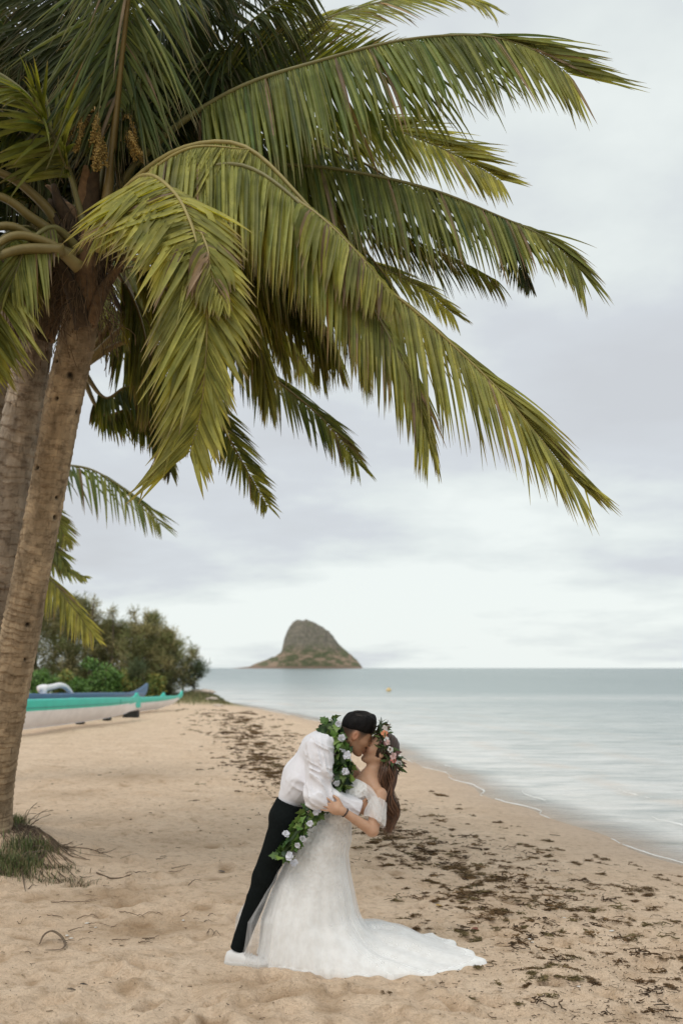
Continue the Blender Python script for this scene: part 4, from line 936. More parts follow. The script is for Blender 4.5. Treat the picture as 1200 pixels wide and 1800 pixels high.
def shoe(name, cx, cy, an):
    mb = MB(); c_, s_ = math.cos(an), math.sin(an)
    # stations heel -> toe: x, half width, height, sole
    st = [(-.134, .006, .040), (-.131, .020, .058), (-.122, .028, .082), (-.10, .034, .094), (-.06, .036, .096), (-.02, .038, .084), (.03, .043, .072), (.08, .047, .056), (.115, .040, .046), (.138, .022, .034), (.146, .004, .024)]
    V = []
    for (x, w_, h_) in st:
        for k in range(14):
            a = math.pi*k/13; V.append((x, -math.cos(a)*w_*(1 if .2 < a < 2.9 else .97), .022+max(0, math.sin(a))**.75*(h_-.022)))
    V = np.array(V); V2 = V.copy(); V2[:, 0] = V[:, 0]*c_-V[:, 1]*s_+cx; V2[:, 1] = V[:, 0]*s_+V[:, 1]*c_+cy; V2[:, 2] += GZ-.004
    e_ = empty(name, (cx, cy, GZ), None, None); bpy.data.objects.remove(e_)
    mb.add(V2, gridfaces(len(st), 14)+[tuple(range(14))]); up = mb.build('shoe', M_SHOE, G_)
    mb = MB(); V = []
    for (x, w_, h_) in st:
        for (yy, zz) in ((-1, .0), (-1.08, .006), (-1.08, .022), (-1, .030), (1, .030), (1.08, .022), (1.08, .006), (1, 0)): V.append((x*1.02, yy*(w_+.003), zz))
    V = np.array(V); V2 = V.copy(); V2[:, 0] = V[:, 0]*c_-V[:, 1]*s_+cx; V2[:, 1] = V[:, 0]*s_+V[:, 1]*c_+cy; V2[:, 2] += GZ-.006
    mb.add(V2, gridfaces(len(st), 8, True)+[tuple(range(8)), tuple((len(st)-1)*8+k for k in range(8))[::-1]]); mb.build('shoe_sole', M_SOLE, G_)
    mb = MB()
    for k in range(5):
        x = -.005+k*.016; pts = [(x, -.030, .074-.006*k), (x+.004, 0, .092-.009*k), (x, .030, .074-.006*k)]
        pts = [(q[0]*c_-q[1]*s_+cx, q[0]*s_+q[1]*c_+cy, q[2]+GZ) for q in spline(pts, 8)]; tube(mb, pts, .0035, 4)
    mb.build('laces', M_SHOE, G_)
shoe('shoe', Q(437, 1690)[0], YC-.13, -.22); shoe('shoe', Q(560, 1690)[0], YC+.10, .15)

# ---------------- bride
bl = Vector((Q(560, 1690)[0], YC, GZ)); B_ = empty('person', bl, 'bride in white lace wedding gown bending backwards in the kiss', 'person')
bf = nrmv((-.87, -.05, .47)); bu = nrmv((.47, .03, .87))
bh, bL, bA_ = head_sdf(Q(669, 1321, .03), bf, bu, .96, False)
b_sh = Q(666, 1391, -.14); b_el = Q(652, 1449, -.24); b_wr = Q(602, 1414, -.28)
b_sh2 = Q(634, 1378, .17); b_el2 = Q(600, 1335, .22); b_wr2 = Q(572, 1305, .14)
def bride_body(p):
    d = bh(p)
    d = smin(d, s_cap(p, bL((-.025, 0, -.03)), Q(650, 1362, .01), .047, .046), .025)
    d = smin(d, s_ecap(p, Q(658, 1385, -.09), Q(648, 1378, .12), .050, .050, .8, (1, 0, .3)), .03)
    d = smin(d, s_ecap(p, Q(650, 1374, 0), Q(618, 1405, 0), .075, .085, 1.35, (0, 1, 0)), .04)
    d = smin(d, s_cap(p, Q(612, 1405, 0), Q(592, 1436, 0), .085, .075), .04)
    d = smin(d, s_cap(p, b_sh+np.array([0, 0, 0]), b_el, .042, .036), .025); d = smin(d, s_cap(p, b_el, b_wr, .036, .0225), .012)
    d = smin(d, s_cap(p, b_sh2, b_el2, .040, .034), .025); d = smin(d, s_cap(p, b_el2, b_wr2, .034, .022), .012)
    d = smin(d, hand_sdf(p, b_wr, (-.90, .10, .32), (-.12, -1, .1), [(.026, .30, .066, .12, .0072), (.009, .10, .072, .15, .0074), (-.009, -.08, .068, .15, .0070), (-.024, -.28, .054, .2, .0062)], 1.0, 1), .012)
    d = smin(d, hand_sdf(p, b_wr2, (-.7, -.6, .3), (-.3, 1, .3), SPEC, .9, 1), .012)
    return d
def bride_tint(V):
    q = (V-bL((0, 0, 0)))@bA_.T/.96; T = np.ones((len(V), 3))
    lip = np.exp(-(((q[:, 0]-.098)/.016)**2+(q[:, 1]/.022)**2+((q[:, 2]+.060)/.011)**2)); T *= 1-lip[:, None]*np.array([.05, .45, .4])
    lash = np.exp(-(((np.abs(q[:, 1])-.031)/.016)**2+((q[:, 2]+.003)/.0032)**2))*(q[:, 0] > .06); T *= 1-.9*lash[:, None]
    brow = np.exp(-(((np.abs(q[:, 1])-.030)/.018)**2+((q[:, 2]-.028)/.0040)**2))*(q[:, 0] > .06); T *= 1-.7*brow[:, None]
    ch = np.exp(-(((np.abs(q[:, 1])-.04)/.02)**2+((q[:, 2]+.025)/.02)**2))*(q[:, 0] > .04); T *= 1+ch[:, None]*np.array([.05, -.08, -.08])
    # nails
    return T
surface_nets(bride_body, (-.25, YC-.40, .80), (.42, YC+.40, 1.50), .0042, 'body', M_SK2, B_, tint=bride_tint)
def lace_mat():
    m, t, b = mat('white_lace'); tc = N(t, 'ShaderNodeTexCoord')
    v = N(t, 'ShaderNodeTexVoronoi'); v.inputs['Scale'].default_value = 42; L(t, tc.outputs['Object'], v.inputs[0])
    n = noise_n(t, 120, 3, .6); n2 = noise_n(t, 16, 4, .6)
    col = ramp(t, n2, [(.4, (.80, .785, .76)), (.6, (.88, .875, .86))]); pat = ramp_f(t, v.outputs['Distance'], .45, .15)
    a = N(t, 'ShaderNodeVertexColor'); a.layer_name = 'tint'; sp = N(t, 'ShaderNodeSeparateColor'); L(t, a.outputs[0], sp.inputs[0])
    col = mixc(t, math_n(t, 'MULTIPLY', math_n(t, 'MULTIPLY', pat, sp.outputs[0]), .5), col, (.66, .62, .58))
    L(t, col, b.inputs['Base Color']); b.inputs['Roughness'].default_value = .75; b.inputs['Sheen Weight'].default_value = .3
    hh = math_n(t, 'MULTIPLY', v.outputs['Distance'], sp.outputs[0]); x = bump(t, None, hh, .8, .012); bump(t, b, n, .35, .002, x); return m
M_LACE = lace_mat()
def bodice(p):
    d = s_ecap(p, Q(648, 1382, 0), Q(612, 1408, 0), .082, .088, 1.35, (0, 1, 0))
    d = smin(d, s_ell(p, Q(622, 1389, -.068), (.068, .062, .062)), .05); d = smin(d, s_ell(p, Q(624, 1391, .075), (.060, .058, .058)), .05)
    d = smin(d, s_ecap(p, Q(610, 1408, 0), Q(588, 1440, 0), .084, .080, 1.3, (0, 1, 0)), .04)
    d = smin(d, s_ecap(p, Q(586, 1440, 0), Q(572, 1470, 0), .088, .115, 1.25, (0, 1, 0)), .05)
    nl = nrmv((.42, 0, 1)); d = smax(d, (p-Q(640, 1372))@nl, .004)
    d = smax(d, -(p[..., 2]-.70), .01)
    d = d+.0022*(vnoise3(p*70)-.5)+.002*(vnoise3(p*32)-.5)
    return d
surface_nets(bodice, (-.35, YC-.28, .66), (.32, YC+.28, 1.25), .005, 'bodice', M_LACE, B_, tint=lambda V: np.ones((len(V), 3)))
def skirt(name, m, par, grow=0.0, seed=1, z_top=1445, tulle=False):
    # per height: left and right edges at the couple's distance, front-back radius
    key = np.array([[1430, 556, 608, .105], [1450, 540, 612, .135], [1475, 524, 612, .160], [1500, 508, 606, .168], [1530, 494, 609, .18], [1560, 480, 614, .20], [1600, 466, 621, .235], [1635, 452, 632, .27], [1660, 430, 640, .29], [1692, 426, 650, .30]])
    if tulle: key[:, 1] = np.interp(key[:, 0], [1430, 1500, 1560, 1600, 1640, 1692], [556, 498, 455, 430, 414, 410])
    nt_ = 260; th = np.arange(nt_)/nt_*2*math.pi; lv = np.linspace(z_top, 1612, 56); rs = np.random.RandomState(seed)
    V = []; Cc = []
    nf = noise2(th*0+np.cos(th)*1.9+seed, np.sin(th)*1.9, 3, seed)-.5
    def fold(k):
        return (.45*np.sin(th*17+seed+2.2*np.sin(th*2)+k*1.2)+.35*np.sin(th*29+seed*3+1.7*np.sin(th*3)-k)+.5*np.sin(th*9+seed*2+k*.5))
    for j, py in enumerate(lv):
        l, r, ry = [np.interp(py, key[:, 0], key[:, k]) for k in (1, 2, 3)]
        cx = (Q((l+r)/2, py)[0]); rx = (r-l)/2/KS+grow; ry = ry+grow; z = Q(0, py)[2]; u = (py-1430)/262
        a = (.0012+.085*max(0, u-.22)**1.4)*(1.25 if tulle else 1)
        rr = 1+a*fold(u*2)
        k_ = max(0, min(1, (py-1672)/20))
        x = cx+rx*np.cos(th)*rr; y = YC+ry*np.sin(th)*rr; zz = np.full(nt_, z)
        V.append(np.stack([x, y, zz], -1)); lc = np.full(nt_, max(0., min(1., 1.1-u*1.6))); Cc.append(np.stack([np.clip(lc, 0, 1)]*3, -1))
    last = V[-1]; base_c = np.array([last[:, 0].mean(), YC]); Z0 = last[:, 2]
    key_a = np.radians([-180, -135, -100, -75, -50, -32, -20, -12, -5, 0, 8, 18, 28, 42, 60, 90, 130, 180])
    key_r = np.array([.30 if not tulle else .385, .30, .31, .35, .46, .62, .80, .93, 1.01, 1.05, 1.04, 1.02, .97, .82, .60, .42, .38, .30 if not tulle else .385])
    ang = np.arctan2(last[:, 1]-base_c[1], last[:, 0]-base_c[0]); R = np.interp(ang, key_a, key_r)
    R = R*(1+.025*np.sin(ang*13+seed)+.02*np.sin(ang*31+seed*2)+.03*(noise2(ang*5, ang*0+seed, 2, 3)-.5)) + grow
    R0 = np.hypot(last[:, 0]-base_c[0], last[:, 1]-base_c[1]); R = np.maximum(R, R0+.015)
    nf_ = 90; train = np.clip((R-.42)/.35, 0, 1); fz = fold(.8*2)
    for j in range(1, nf_+1):
        s = (j/nf_); s = s*(.35+.65*s) if True else s
        r_ = R0+(R-R0)*s; x = base_c[0]+r_*np.cos(ang); y = base_c[1]+r_*np.sin(ang); gz = base_h(x, y)+.014
        dr_ = r_-R0; drop = (1-train)*(1-s)+train*(.86*np.exp(-(dr_/.085)**1.15)+.14*(1-s)**1.5)
        body = .085*train*np.clip(1-s, 0, 1)**.45*np.clip(.55+(ang+.02)*2.2, .25, 1.35)*np.clip(dr_/.15, 0, 1)*(.75+.5*np.sin(dr_*9-1.2))
        cr = train*(.022*np.abs(np.sin(ang*11+seed+2.2*noise2(x*3, y*3, 2, 1)+r_*2.5))**1.5+.020*(noise2(x*9, y*12, 3, 2)-.3))*np.clip(1-s, 0, 1)**.35*np.clip(dr_/.12, 0, 1)
        z = gz+(Z0-gz)*drop+np.maximum(body+cr, 0)
        if tulle: z = z+.010*(1-s)+.004
        wob = .006*np.sin(ang*23+s*5)*(1-train)*(s**2); x = x+wob*np.cos(ang); y = y+wob*np.sin(ang)
        if j > nf_-24:
            gr = np.array([ground_real(x[k], y[k]) for k in range(nt_)]); z = np.maximum(z, gr+.008)
        if j == nf_: z = gr-.012
        V.append(np.stack([x, y, z], -1)); Cc.append(np.zeros((nt_, 3)))
    A_ = np.stack(V)
    for _ in range(14): A_[42:74] = .5*A_[42:74]+.25*(A_[41:73]+A_[43:75])
    for _ in range(3): A_[56:140] = .6*A_[56:140]+.2*(np.roll(A_[56:140], 1, 1)+np.roll(A_[56:140], -1, 1))
    V = list(A_)
    mb = MB(); mb.add(np.concatenate(V), gridfaces(len(V), nt_, True), np.concatenate(Cc)); return mb.build(name, m, par)
skirt('skirt', M_LACE, B_, 0, 1)
def tulle_mat():
    m, t, b = mat('white_tulle'); b.inputs['Base Color'].default_value = (.86, .855, .85, 1); b.inputs['Roughness'].default_value = .8
    o = t.nodes['Material Output']; tr = N(t, 'ShaderNodeBsdfTransparent'); mx = N(t, 'ShaderNodeMixShader')
    lw = N(t, 'ShaderNodeLayerWeight'); lw.inputs[0].default_value = .35
    n = noise_n(t, 12, 2, .5, (2, 2, .5)); al = math_n(t, 'MULTIPLY_ADD', lw.outputs['Facing'], .55); t.nodes[-1].inputs[2].default_value = .10
    al = math_n(t, 'ADD', al, math_n(t, 'MULTIPLY', ramp_f(t, n, .3, .7), .12), True)
    tb = N(t, 'ShaderNodeBsdfTranslucent'); tb.inputs[0].default_value = (.8, .8, .8, 1); m2 = N(t, 'ShaderNodeMixShader'); m2.inputs[0].default_value = .35
    L(t, b.outputs[0], m2.inputs[1]); L(t, tb.outputs[0], m2.inputs[2])
    L(t, al, mx.inputs[0]); L(t, tr.outputs[0], mx.inputs[1]); L(t, m2.outputs[0], mx.inputs[2]); L(t, mx.outputs[0], o.inputs[0]); return m
M_TUL = tulle_mat()
skirt('tulle_overlay', M_TUL, B_, .022, 1, 1442, True)
def tulle2():
    m, t, b = mat('gathered_tulle'); b.inputs['Base Color'].default_value = (.84, .83, .82, 1); b.inputs['Roughness'].default_value = .8
    o = t.nodes['Material Output']; tr = N(t, 'ShaderNodeBsdfTransparent'); mx = N(t, 'ShaderNodeMixShader'); mx.inputs[0].default_value = .48
    L(t, tr.outputs[0], mx.inputs[1]); L(t, b.outputs[0], mx.inputs[2]); L(t, mx.outputs[0], o.inputs[0]); bump(t, b, noise_n(t, 22, 3, .6, (1, 1, .5)), .6, .02); return m
M_TUL2 = tulle2()
def sleeve():
    """draped off-shoulder tulle sleeve round the upper arm"""
    for (a, e_, sd) in ((b_sh, b_el, 1),):
        ax = nrmv(np.array(e_)-np.array(a)); V = []; ns = 64; nl_ = 26
        o_ = nrmv(np.cross(ax, (0, 1, 0))); b2 = np.cross(ax, o_)
        for j in range(nl_):
            s = j/(nl_-1)
            for k in range(ns):
                th = 2*math.pi*k/ns; dirv = math.cos(th)*o_+math.sin(th)*b2
                # slanted: high towards the chest (-x), low outside
                sl = .035+.14*s; c = np.array(a)+ax*sl
                r_ = .043+.022*math.sin(math.pi*min(1, s*1.0)*.62)+.0035*math.sin(th*9+s*5)+.003*math.sin(th*17-s*4)
                p = c+dirv*r_; p = p+ax*(.030*dirv[0]*10*r_)*(1.0 if s > .1 else .6)
                V.append(p)
        mb = MB(); mb.add(V, gridfaces(nl_, ns, True)); mb.build('tulle_sleeve', M_TUL2, B_)
        # scarf of tulle from the neckline down to the sleeve
        mb = MB(); A0 = [Q(640, 1372, -.12), Q(652, 1380, -.165), Q(664, 1398, -.215), Q(674, 1425, -.225), Q(671, 1440, -.20)]; A1 = [Q(636, 1386, -.125), Q(644, 1400, -.175), Q(652, 1416, -.245), Q(660, 1432, -.265), Q(668, 1441, -.235)]
        s0 = spline(A0, 30); s1 = spline(A1, 30); V = []
        for i in range(30):
            for j in range(12):
                u = j/11; p = s0[i]*(1-u)+s1[i]*u; p = p+np.array([.35, -1, .2])*(.016*math.sin(math.pi*u)+.004*math.sin(u*19+i*.3)); V.append(p)
        mb.add(V, gridfaces(30, 12)); mb.build('tulle_drape', M_TUL2, B_)
sleeve()
# hair: cap + long waves
M_HAIR2 = simple('brown_hair', (1, 1, 1), .42, 60, .25, tint=True)
def bride_hair():
    rs = np.random.RandomState(8); mb = MB(); c0 = np.array([.040, .020, .012]); c1 = np.array([.14, .068, .036])
    def cap(p):
        q = (p-bL((0, 0, 0)))@bA_.T/.96; d = s_ell(q, (-.012, 0, .026), (.098, .089, .104))
        d = smax(d, q[..., 0]-np.interp(q[..., 2], [-.1, -.03, .02, .06, .10], [.012, .028, .036, .055, .085]), .012); d = smax(d, -(q[..., 2]+.085), .01)
        return (d+.0016*np.sin(q[..., 0]*260+q[..., 1]*50))*.96
    surface_nets(cap, bL((0, 0, .03))-.15, bL((0, 0, .03))+.15, .004, 'hair_cap', M_HAIR2, B_, tint=lambda V: np.tile([.055, .028, .017], (len(V), 1)))
    for k in range(300):
        # roots over the side and back of the head
        f0 = rs.uniform(-.10, .034); s0 = rs.choice([-1, 1], p=[.75, .25])*rs.uniform(.05, .09); u0 = rs.uniform(-.05, .08)
        q = np.array([f0+.012, s0, u0-.026])/np.array([.098, .089, .104]); q = q/np.linalg.norm(q)*np.array([.100, .091, .106])+np.array([-.012, 0, .026])
        r0 = bL(q)
        x1 = rs.uniform(664, 697); 
        t = (x1-664)/30
        end_y = 1400+rs.beta(3, 1.2)*66
        d0 = -.02-.09*rs.rand()+.10*(s0 > 0)
        P1 = Q(672+t*20-6*(f0 > 0), 1345, d0+.03); P2 = Q(666+t*26, 1385, d0+.01); P3 = Q(672+t*22, 1425, d0); P4 = Q(668+t*26+rs.normal(0, 3), end_y if end_y > 1432 else 1436, d0+rs.normal(0, .01))
        S = spline([r0, (r0*.55+P1*.45)+np.array([.010, -.012 if s0 < 0 else .012, 0]), P1, P2, P3, P4], 34)
        ph = rs.uniform(0, .9)+t*2; z = np.linspace(0, 1, 34); am = .020*np.clip(z*2-.4, 0, 1)
        S[:, 0] += am*np.sin(z*19+ph*2.2); S[:, 1] += am*.8*np.cos(z*17+ph*2)
        rr = rs.uniform(.0022, .0050)*np.clip(1.25-z, .25, 1); c_ = c0+(c1-c0)*rs.rand()**1.6; cc = np.outer(1+.9*z, c_)
        tube(mb, S, rr, 5, cc, flat=.6, cap=False)
    mb.build('hair', M_HAIR2, B_)
bride_hair()
mb = MB(); c = np.array(b_wr)+nrmv(np.array(b_el)-np.array(b_wr))*.018; d = nrmv(np.array(b_el)-np.array(b_wr)); _, a, b = frame(d)
tube(mb, [c+(math.cos(t)*a+math.sin(t)*b)*.0265 for t in np.linspace(0, 2*math.pi, 28)], .0038, 6, cap=False); mb.build('bracelet', M_DARK, B_)

# ---------------- leis
M_LEI = simple('lei_leaf', (1, 1, 1), .5, 40, .3, tint=True, trans=.15); M_PET = simple('petal', (1, 1, 1), .6, 50, .05, tint=True, trans=.2)
def leafmesh(kind):
    bm = []
    if kind == 'ivy': out_ = [(0, 0), (.35, .18), (.30, .55), (.62, .50), (.60, .80), (1.0, .0)]
    else: out_ = [(0, 0), (.2, .12), (.45, .17), (.75, .10), (1, 0)]
    if kind == 'ivy': out_ = [(0, .04), (-.05, .35), (.25, .50), (.38, .30), (.55, .42), (.66, .20), (1.0, .0)]
    V = []; 
    for x, y in out_: V += [(x, -y, .12*y+.10*x*x*-1), (x, 0, -.10*x*x), (x, y, .12*y-.10*x*x)]
    return np.array(V), gridfaces(len(out_), 3)
def place_leaf(mb, kind, pos, d, n, size, col, curl=0):
    V, Fc = leafmesh(kind); d = nrmv(d); n = nrmv(n-d*np.dot(n, d)); s = np.cross(n, d)
    W_ = pos+size*(V[:, :1]*d+V[:, 1:2]*s+(V[:, 2:]-curl*V[:, :1]**2)*n); cc = np.tile(col, (len(V), 1)); cc[1::3] *= 1.25; mb.add(W_, Fc, cc)
def flower(par, pos, n, size, col, npet=5, center=(.6, .5, .2), inner=True):
    mb = MB(); n = nrmv(n); _, a, b = frame(n); rs = rl
    for ring in range(2 if inner else 1):
        for k in range(npet):
            th = 2*math.pi*(k+.5*ring)/npet+rs.uniform(-.2, .2); d = math.cos(th)*a+math.sin(th)*b; L_ = size*(1-.35*ring)*rs.uniform(.85, 1.1); side = np.cross(n, d); V = []
            for i, (x, w_) in enumerate(((0, .08), (.3, .34), (.65, .42), (.9, .28), (1.0, .05))):
                up = n*(L_*(.35*x-(.35 if ring == 0 else -.25)*x*x)); rip = .06*L_*(-1)**i
                V += [pos+d*x*L_-side*w_*L_+up+n*rip, pos+d*x*L_+up-n*.04*L_, pos+d*x*L_+side*w_*L_+up-n*rip]
            mb.add(V, gridfaces(5, 3), np.array(col)*rs.uniform(.85, 1.05))
    ico(mb, pos+n*size*.12, size*.13, center, 1); mb.build('flower', M_PET, par)
def garland(root, path, nleaf, rad, kinds, lsize, gcols, seed, twist=1.0, off=None):
    rs = np.random.RandomState(seed); S = spline(path, 80); T = np.gradient(S, axis=0); core = MB()
    tube(core, S, rad*.42, 7, np.array(gcols[0])*.5); core.build('stem', M_LEI, root)
    for k in range(nleaf):
        i = rs.randint(0, 80); t, a, b = frame(T[i]); th = rs.uniform(0, 2*math.pi); e_ = math.cos(th)*a+math.sin(th)*b
        pos = S[i]+e_*rad*rs.uniform(.25, .85)+t*rs.normal(0, .004)
        d = e_*rs.uniform(.3, 1)+t*rs.uniform(-.9, .9)+rs.normal(0, .25, 3)+np.array([0, -.1, -.25]); n = e_+rs.normal(0, .35, 3)
        g = gcols[rs.randint(len(gcols))]; mb = MB()
        place_leaf(mb, kinds, pos, d, n, lsize*rs.uniform(.7, 1.25), np.array(g)*rs.uniform(.7, 1.35), rs.uniform(-.1, .35)); mb.build('leaf', M_LEI, root)
GL = [(.075, .15, .030), (.11, .20, .040), (.045, .10, .028), (.02, .05, .018), (.16, .24, .055)]
p0 = Vector(Q(600, 1300, -.12)); LEI = empty('leaf_lei', p0, 'long open lei of green ivy-shaped leaves and white blooms round the groom\'s neck', 'lei')
garland(LEI, [Q(590, 1300, .16), Q(578, 1280, .10), Q(578, 1276, 0), Q(586, 1284, -.08), Q(596, 1302, -.13), Q(601, 1325, -.15), Q(604, 1345, -.16), Q(602, 1362, -.165), Q(594, 1384, -.15), Q(580, 1400, -.12)], 190, .056, 'ivy', .056, GL, 1)
garland(LEI, [Q(582, 1396, -.12), Q(560, 1408, -.17), Q(548, 1424, -.20), Q(534, 1442, -.215), Q(520, 1462, -.22), Q(508, 1480, -.22), Q(500, 1496, -.215)], 140, .046, 'ivy', .052, GL, 2)
for (px, py, dy) in ((595, 1271, -.10), (602, 1312, -.19), (600, 1294, -.175), (609, 1322, -.20), (578, 1360, -.215), (592, 1370, -.21), (606, 1350, -.215), (557, 1418, -.245), (547, 1436, -.262), (562, 1414, -.24), (507, 1453, -.255), (526, 1472, -.27), (535, 1461, -.262), (513, 1490, -.268), (520, 1503, -.24)):
    flower(LEI, Q(px, py, dy), (rl.uniform(-.7, .7), -1, rl.uniform(-.5, .7)), rl.uniform(.020, .030), (.76, .77, .84), 6, (.72, .74, .70))
hc = np.array(bL((-.012, 0, .055))); WR = empty('flower_crown', Vector(hc), 'crown of green leaves with white and coral pink flowers on the bride\'s head', 'flower crown')
wa = nrmv(Q(663, 1272)-Q(692, 1346)); wn = np.cross(wa, (0, 1, 0)); RW = .128
wc = (Q(676, 1284)*.5+Q(692, 1340)*.5)+np.array([-.01, .03, 0])
path = [wc+wa*math.cos(t)*RW*1.0+np.array([0, 1, 0])*math.sin(t)*RW*.86+wn*0 for t in np.linspace(0, 2*math.pi, 14)]
GW = [(.07, .12, .035), (.10, .16, .05), (.035, .06, .022), (.16, .17, .075), (.12, .05, .045)]
garland(WR, path, 330, .040, 'long', .050, GW, 5)
for t, col in zip(np.linspace(-2.75, -.25, 10), [(.80, .78, .76), (.78, .74, .72), (.85, .30, .24), (.78, .52, .50), (.82, .8, .78), (.72, .5, .48), (.82, .8, .78), (.86, .34, .18), (.82, .78, .74), (.8, .7, .66)]):
    pos = wc+wa*math.cos(t)*RW+np.array([0, 1, 0])*math.sin(t)*RW*.9+np.array([rl.uniform(.0, .03), -.032, rl.uniform(-.01, .01)]); flower(WR, pos, (.5, -1, .2), rl.uniform(.018, .026), col, 5, (.8, .45, .2), inner=False)

# ------------------------------------------------------------------ things strewn on the sand
def gp(px, py):
    """point of the sand seen at this place"""
    d = F*CAMZ/(py-HY)
    for _ in range(6): z = ground((px-CX)/F*d, d); d = F*(CAMZ-z)/(py-HY)
    return np.array([(px-CX)/F*d, d, ground_real((px-CX)/F*d, d)]), d/F
M_WEED = simple('dried_seaweed', (1, 1, 1), .85, 40, .45, tint=True, spec=.2)
def weed_mesh(seed, n=70, olive=0.0):
    rs = np.random.RandomState(seed); mb = MB(); lob = [(rs.normal(0, .22), rs.normal(0, .35), rs.uniform(.12, .3)) for _ in range(5)]
    for (x, y, r) in lob:
        c = np.array([.16, .095, .045])*(1-olive)+np.array([.17, .14, .07])*olive
        ico(mb, (x, y, .02), r*.36, c*.6, 2, .5, (1.15, 1.3, .42))
    for k in range(n):
        x, y, r = lob[rs.randint(5)]; a = rs.uniform(0, 2*math.pi); q = r*rs.rand()**.5
        p = np.array([x+q*math.cos(a), y+q*math.sin(a)*1.2, rs.uniform(.0, .20)*(1-q/r*.7)]); P_ = [p]; h = rs.uniform(0, 2*math.pi)
        for j in range(4):
            h += rs.normal(0, .9); p = p+np.array([math.cos(h), math.sin(h), rs.normal(-.1, .5)])*rs.uniform(.04, .10); p[2] = max(p[2], .008); P_.append(p)
        c = np.array([.21, .125, .058])*(1-olive)+np.array([.25, .20, .09])*olive
        c = c*rs.uniform(.35, 1.5)
        tube(mb, P_, rs.uniform(.008, .022), 3, c, cap=False)
    return mb.mesh('seaweed_clump', M_WEED, True)
WM = [weed_mesh(k, 130, .12*(k % 3)) for k in range(11)]; WO = [weed_mesh(40+k, 160, .75) for k in range(4)]
NW = [0]
def weed_label(px, py, olive):
    if olive: return 'olive tangled clump of dried seaweed on the sand near the dress train', 'seaweed', 'olive seaweed clumps near the train'
    if px < 560: return 'thin blurred streak of dark seaweed on the sand behind the groom', 'seaweed', 'seaweed streaks behind the groom'
    if py < 1440: return 'small dark seaweed clump on smooth sand beside the bride\'s hair', 'seaweed', 'seaweed clumps level with the bride\'s hair'
    if py < 1620 and px < 880: return 'dark brown seaweed clump in the dense band right of the skirt', 'seaweed', 'dense seaweed band right of the skirt'
    if py < 1620: return 'lone dark seaweed clump on the open sand towards the water', 'seaweed', 'seaweed clumps towards the water'
    return 'dark seaweed clump on the foreground sand beyond the train tip', 'seaweed', 'seaweed clumps in the foreground'
def put_weed(px, py, wpx, olive=False, rs=None):
    p, s = gp(px, py); w = wpx*s; me = (WO if olive else WM)[rs.randint(len(WO if olive else WM))]
    o = bpy.data.objects.new('seaweed_clump', me); COL.objects.link(o); o.location = p+np.array([0, 0, -.004]); o.rotation_euler = (0, 0, rs.choice([0, math.pi])+rs.normal(0, .5)); h = rs.uniform(.6, 1.0)
    w *= (1.35 if wpx < 22 else .95); o.scale = (w*.95, w*rs.uniform(.7, 1.2), w*h*(.55 if wpx > 30 else .8)); tag(o, *weed_label(px, py, olive)); NW[0] += 1
rs = np.random.RandomState(21)
W8 = "240,200,30;275,215,42;340,250,18;340,268,26;375,290,14;397,295,22;260,310,30;182,290,14;305,347,46;365,325,22;490,320,46;520,342,18;547,332,22;402,374,28;408,390,14;448,373,20;500,380,24;570,368,24;672,388,50;600,408,60;642,420,50;712,417,34;588,402,22;782,475,60;850,466,56;880,455,40;612,450,40;675,450,40;700,466,30;490,465,50;470,480,30;1012,480,34;892,520,52;778,538,36;828,548,24;850,556,40;1105,522,30;1120,541,36;1180,558,52;1182,525,26;1035,572,90;1000,583,90;945,565,34;990,590,60;1058,606,44;1005,626,50;1172,612,48;1115,636,30;120,424,36;40,400,90;90,380,110;130,358,60;180,432,50;230,442,44;265,455,60;200,462,60;320,490,120;355,512,110;410,490,36;470,536,130;430,548,70;520,560,50;250,556,60;400,562,60;350,577,60;200,596,70;255,612,40;330,610,120;300,598,60;420,600,110;380,630,60;520,620,110;565,614,50;612,632,40;590,588,60;680,605,90;650,600,50;725,643,110;770,652,60;832,660,80;865,672,44;642,578,36;672,556,48;905,560,24;470,682,90;515,688,30;615,692,40;800,684,50;880,712,80;870,703,50;970,698,40;1005,700,30;740,748,70;1140,690,30;1172,702,34;215,718,26;190,735,60;575,773,40;1025,738,50;980,770,44;908,786,44;930,820,60;855,808,50;1008,768,24;640,828,50;605,884,40;770,886,40;860,935,44;820,910,70;690,855,60;410,820,26;465,862,40;1180,835,44;1190,886,40;1140,860,60;1170,930,40;1120,938,60;1140,758,20;265,937,20;348,940,14;610,948,40;1055,960,20;485,1078,30;1085,655,60;60,1000,30;10,445,60;60,450,60;30,470,80;90,470,70;140,480,70;60,490,60;180,500,50;10,500,40;130,530,60;200,548,60;140,580,50;90,600,70;230,630,40;1040,500,20;940,480,20;990,470,20;905,480,20;940,610,30;1060,430,14;330,640,30"
for q in W8.split(';'):
    x, y, w = map(float, q.split(',')); put_weed(650+x/2.182, 1300+y/2.182, w/2.182*1.05, False, rs)
for q in "600,718,50;520,655,60;1065,714,50;730,726,50;360,740,90;430,752,110;400,765,60;490,735,60;770,820,100;810,830,50;660,880,80;690,865,70;640,915,110;680,930,80;610,905,60;770,925,90;740,915,60;400,870,60;480,935,60;370,995,60;450,1015,70;560,1030,50;240,745,60;320,735,50;120,690,50".split(';'):
    x, y, w = map(float, q.split(',')); put_weed(650+x/2.182, 1300+y/2.182, w/2.182*1.05, True, rs)
# the farther stretch of the wrack line, behind the groom
for k in range(95):
    t = rs.rand(); y = 1254+118*t**.9; c = np.interp(y, [1254, 1290, 1330, 1372], [425, 440, 462, 492]); sp_ = np.interp(y, [1254, 1290, 1330, 1372], [30, 42, 40, 26])
    put_weed(c+rs.normal(0, sp_*.55), y, rs.uniform(6, 17)*(1+.3*t), False, rs)
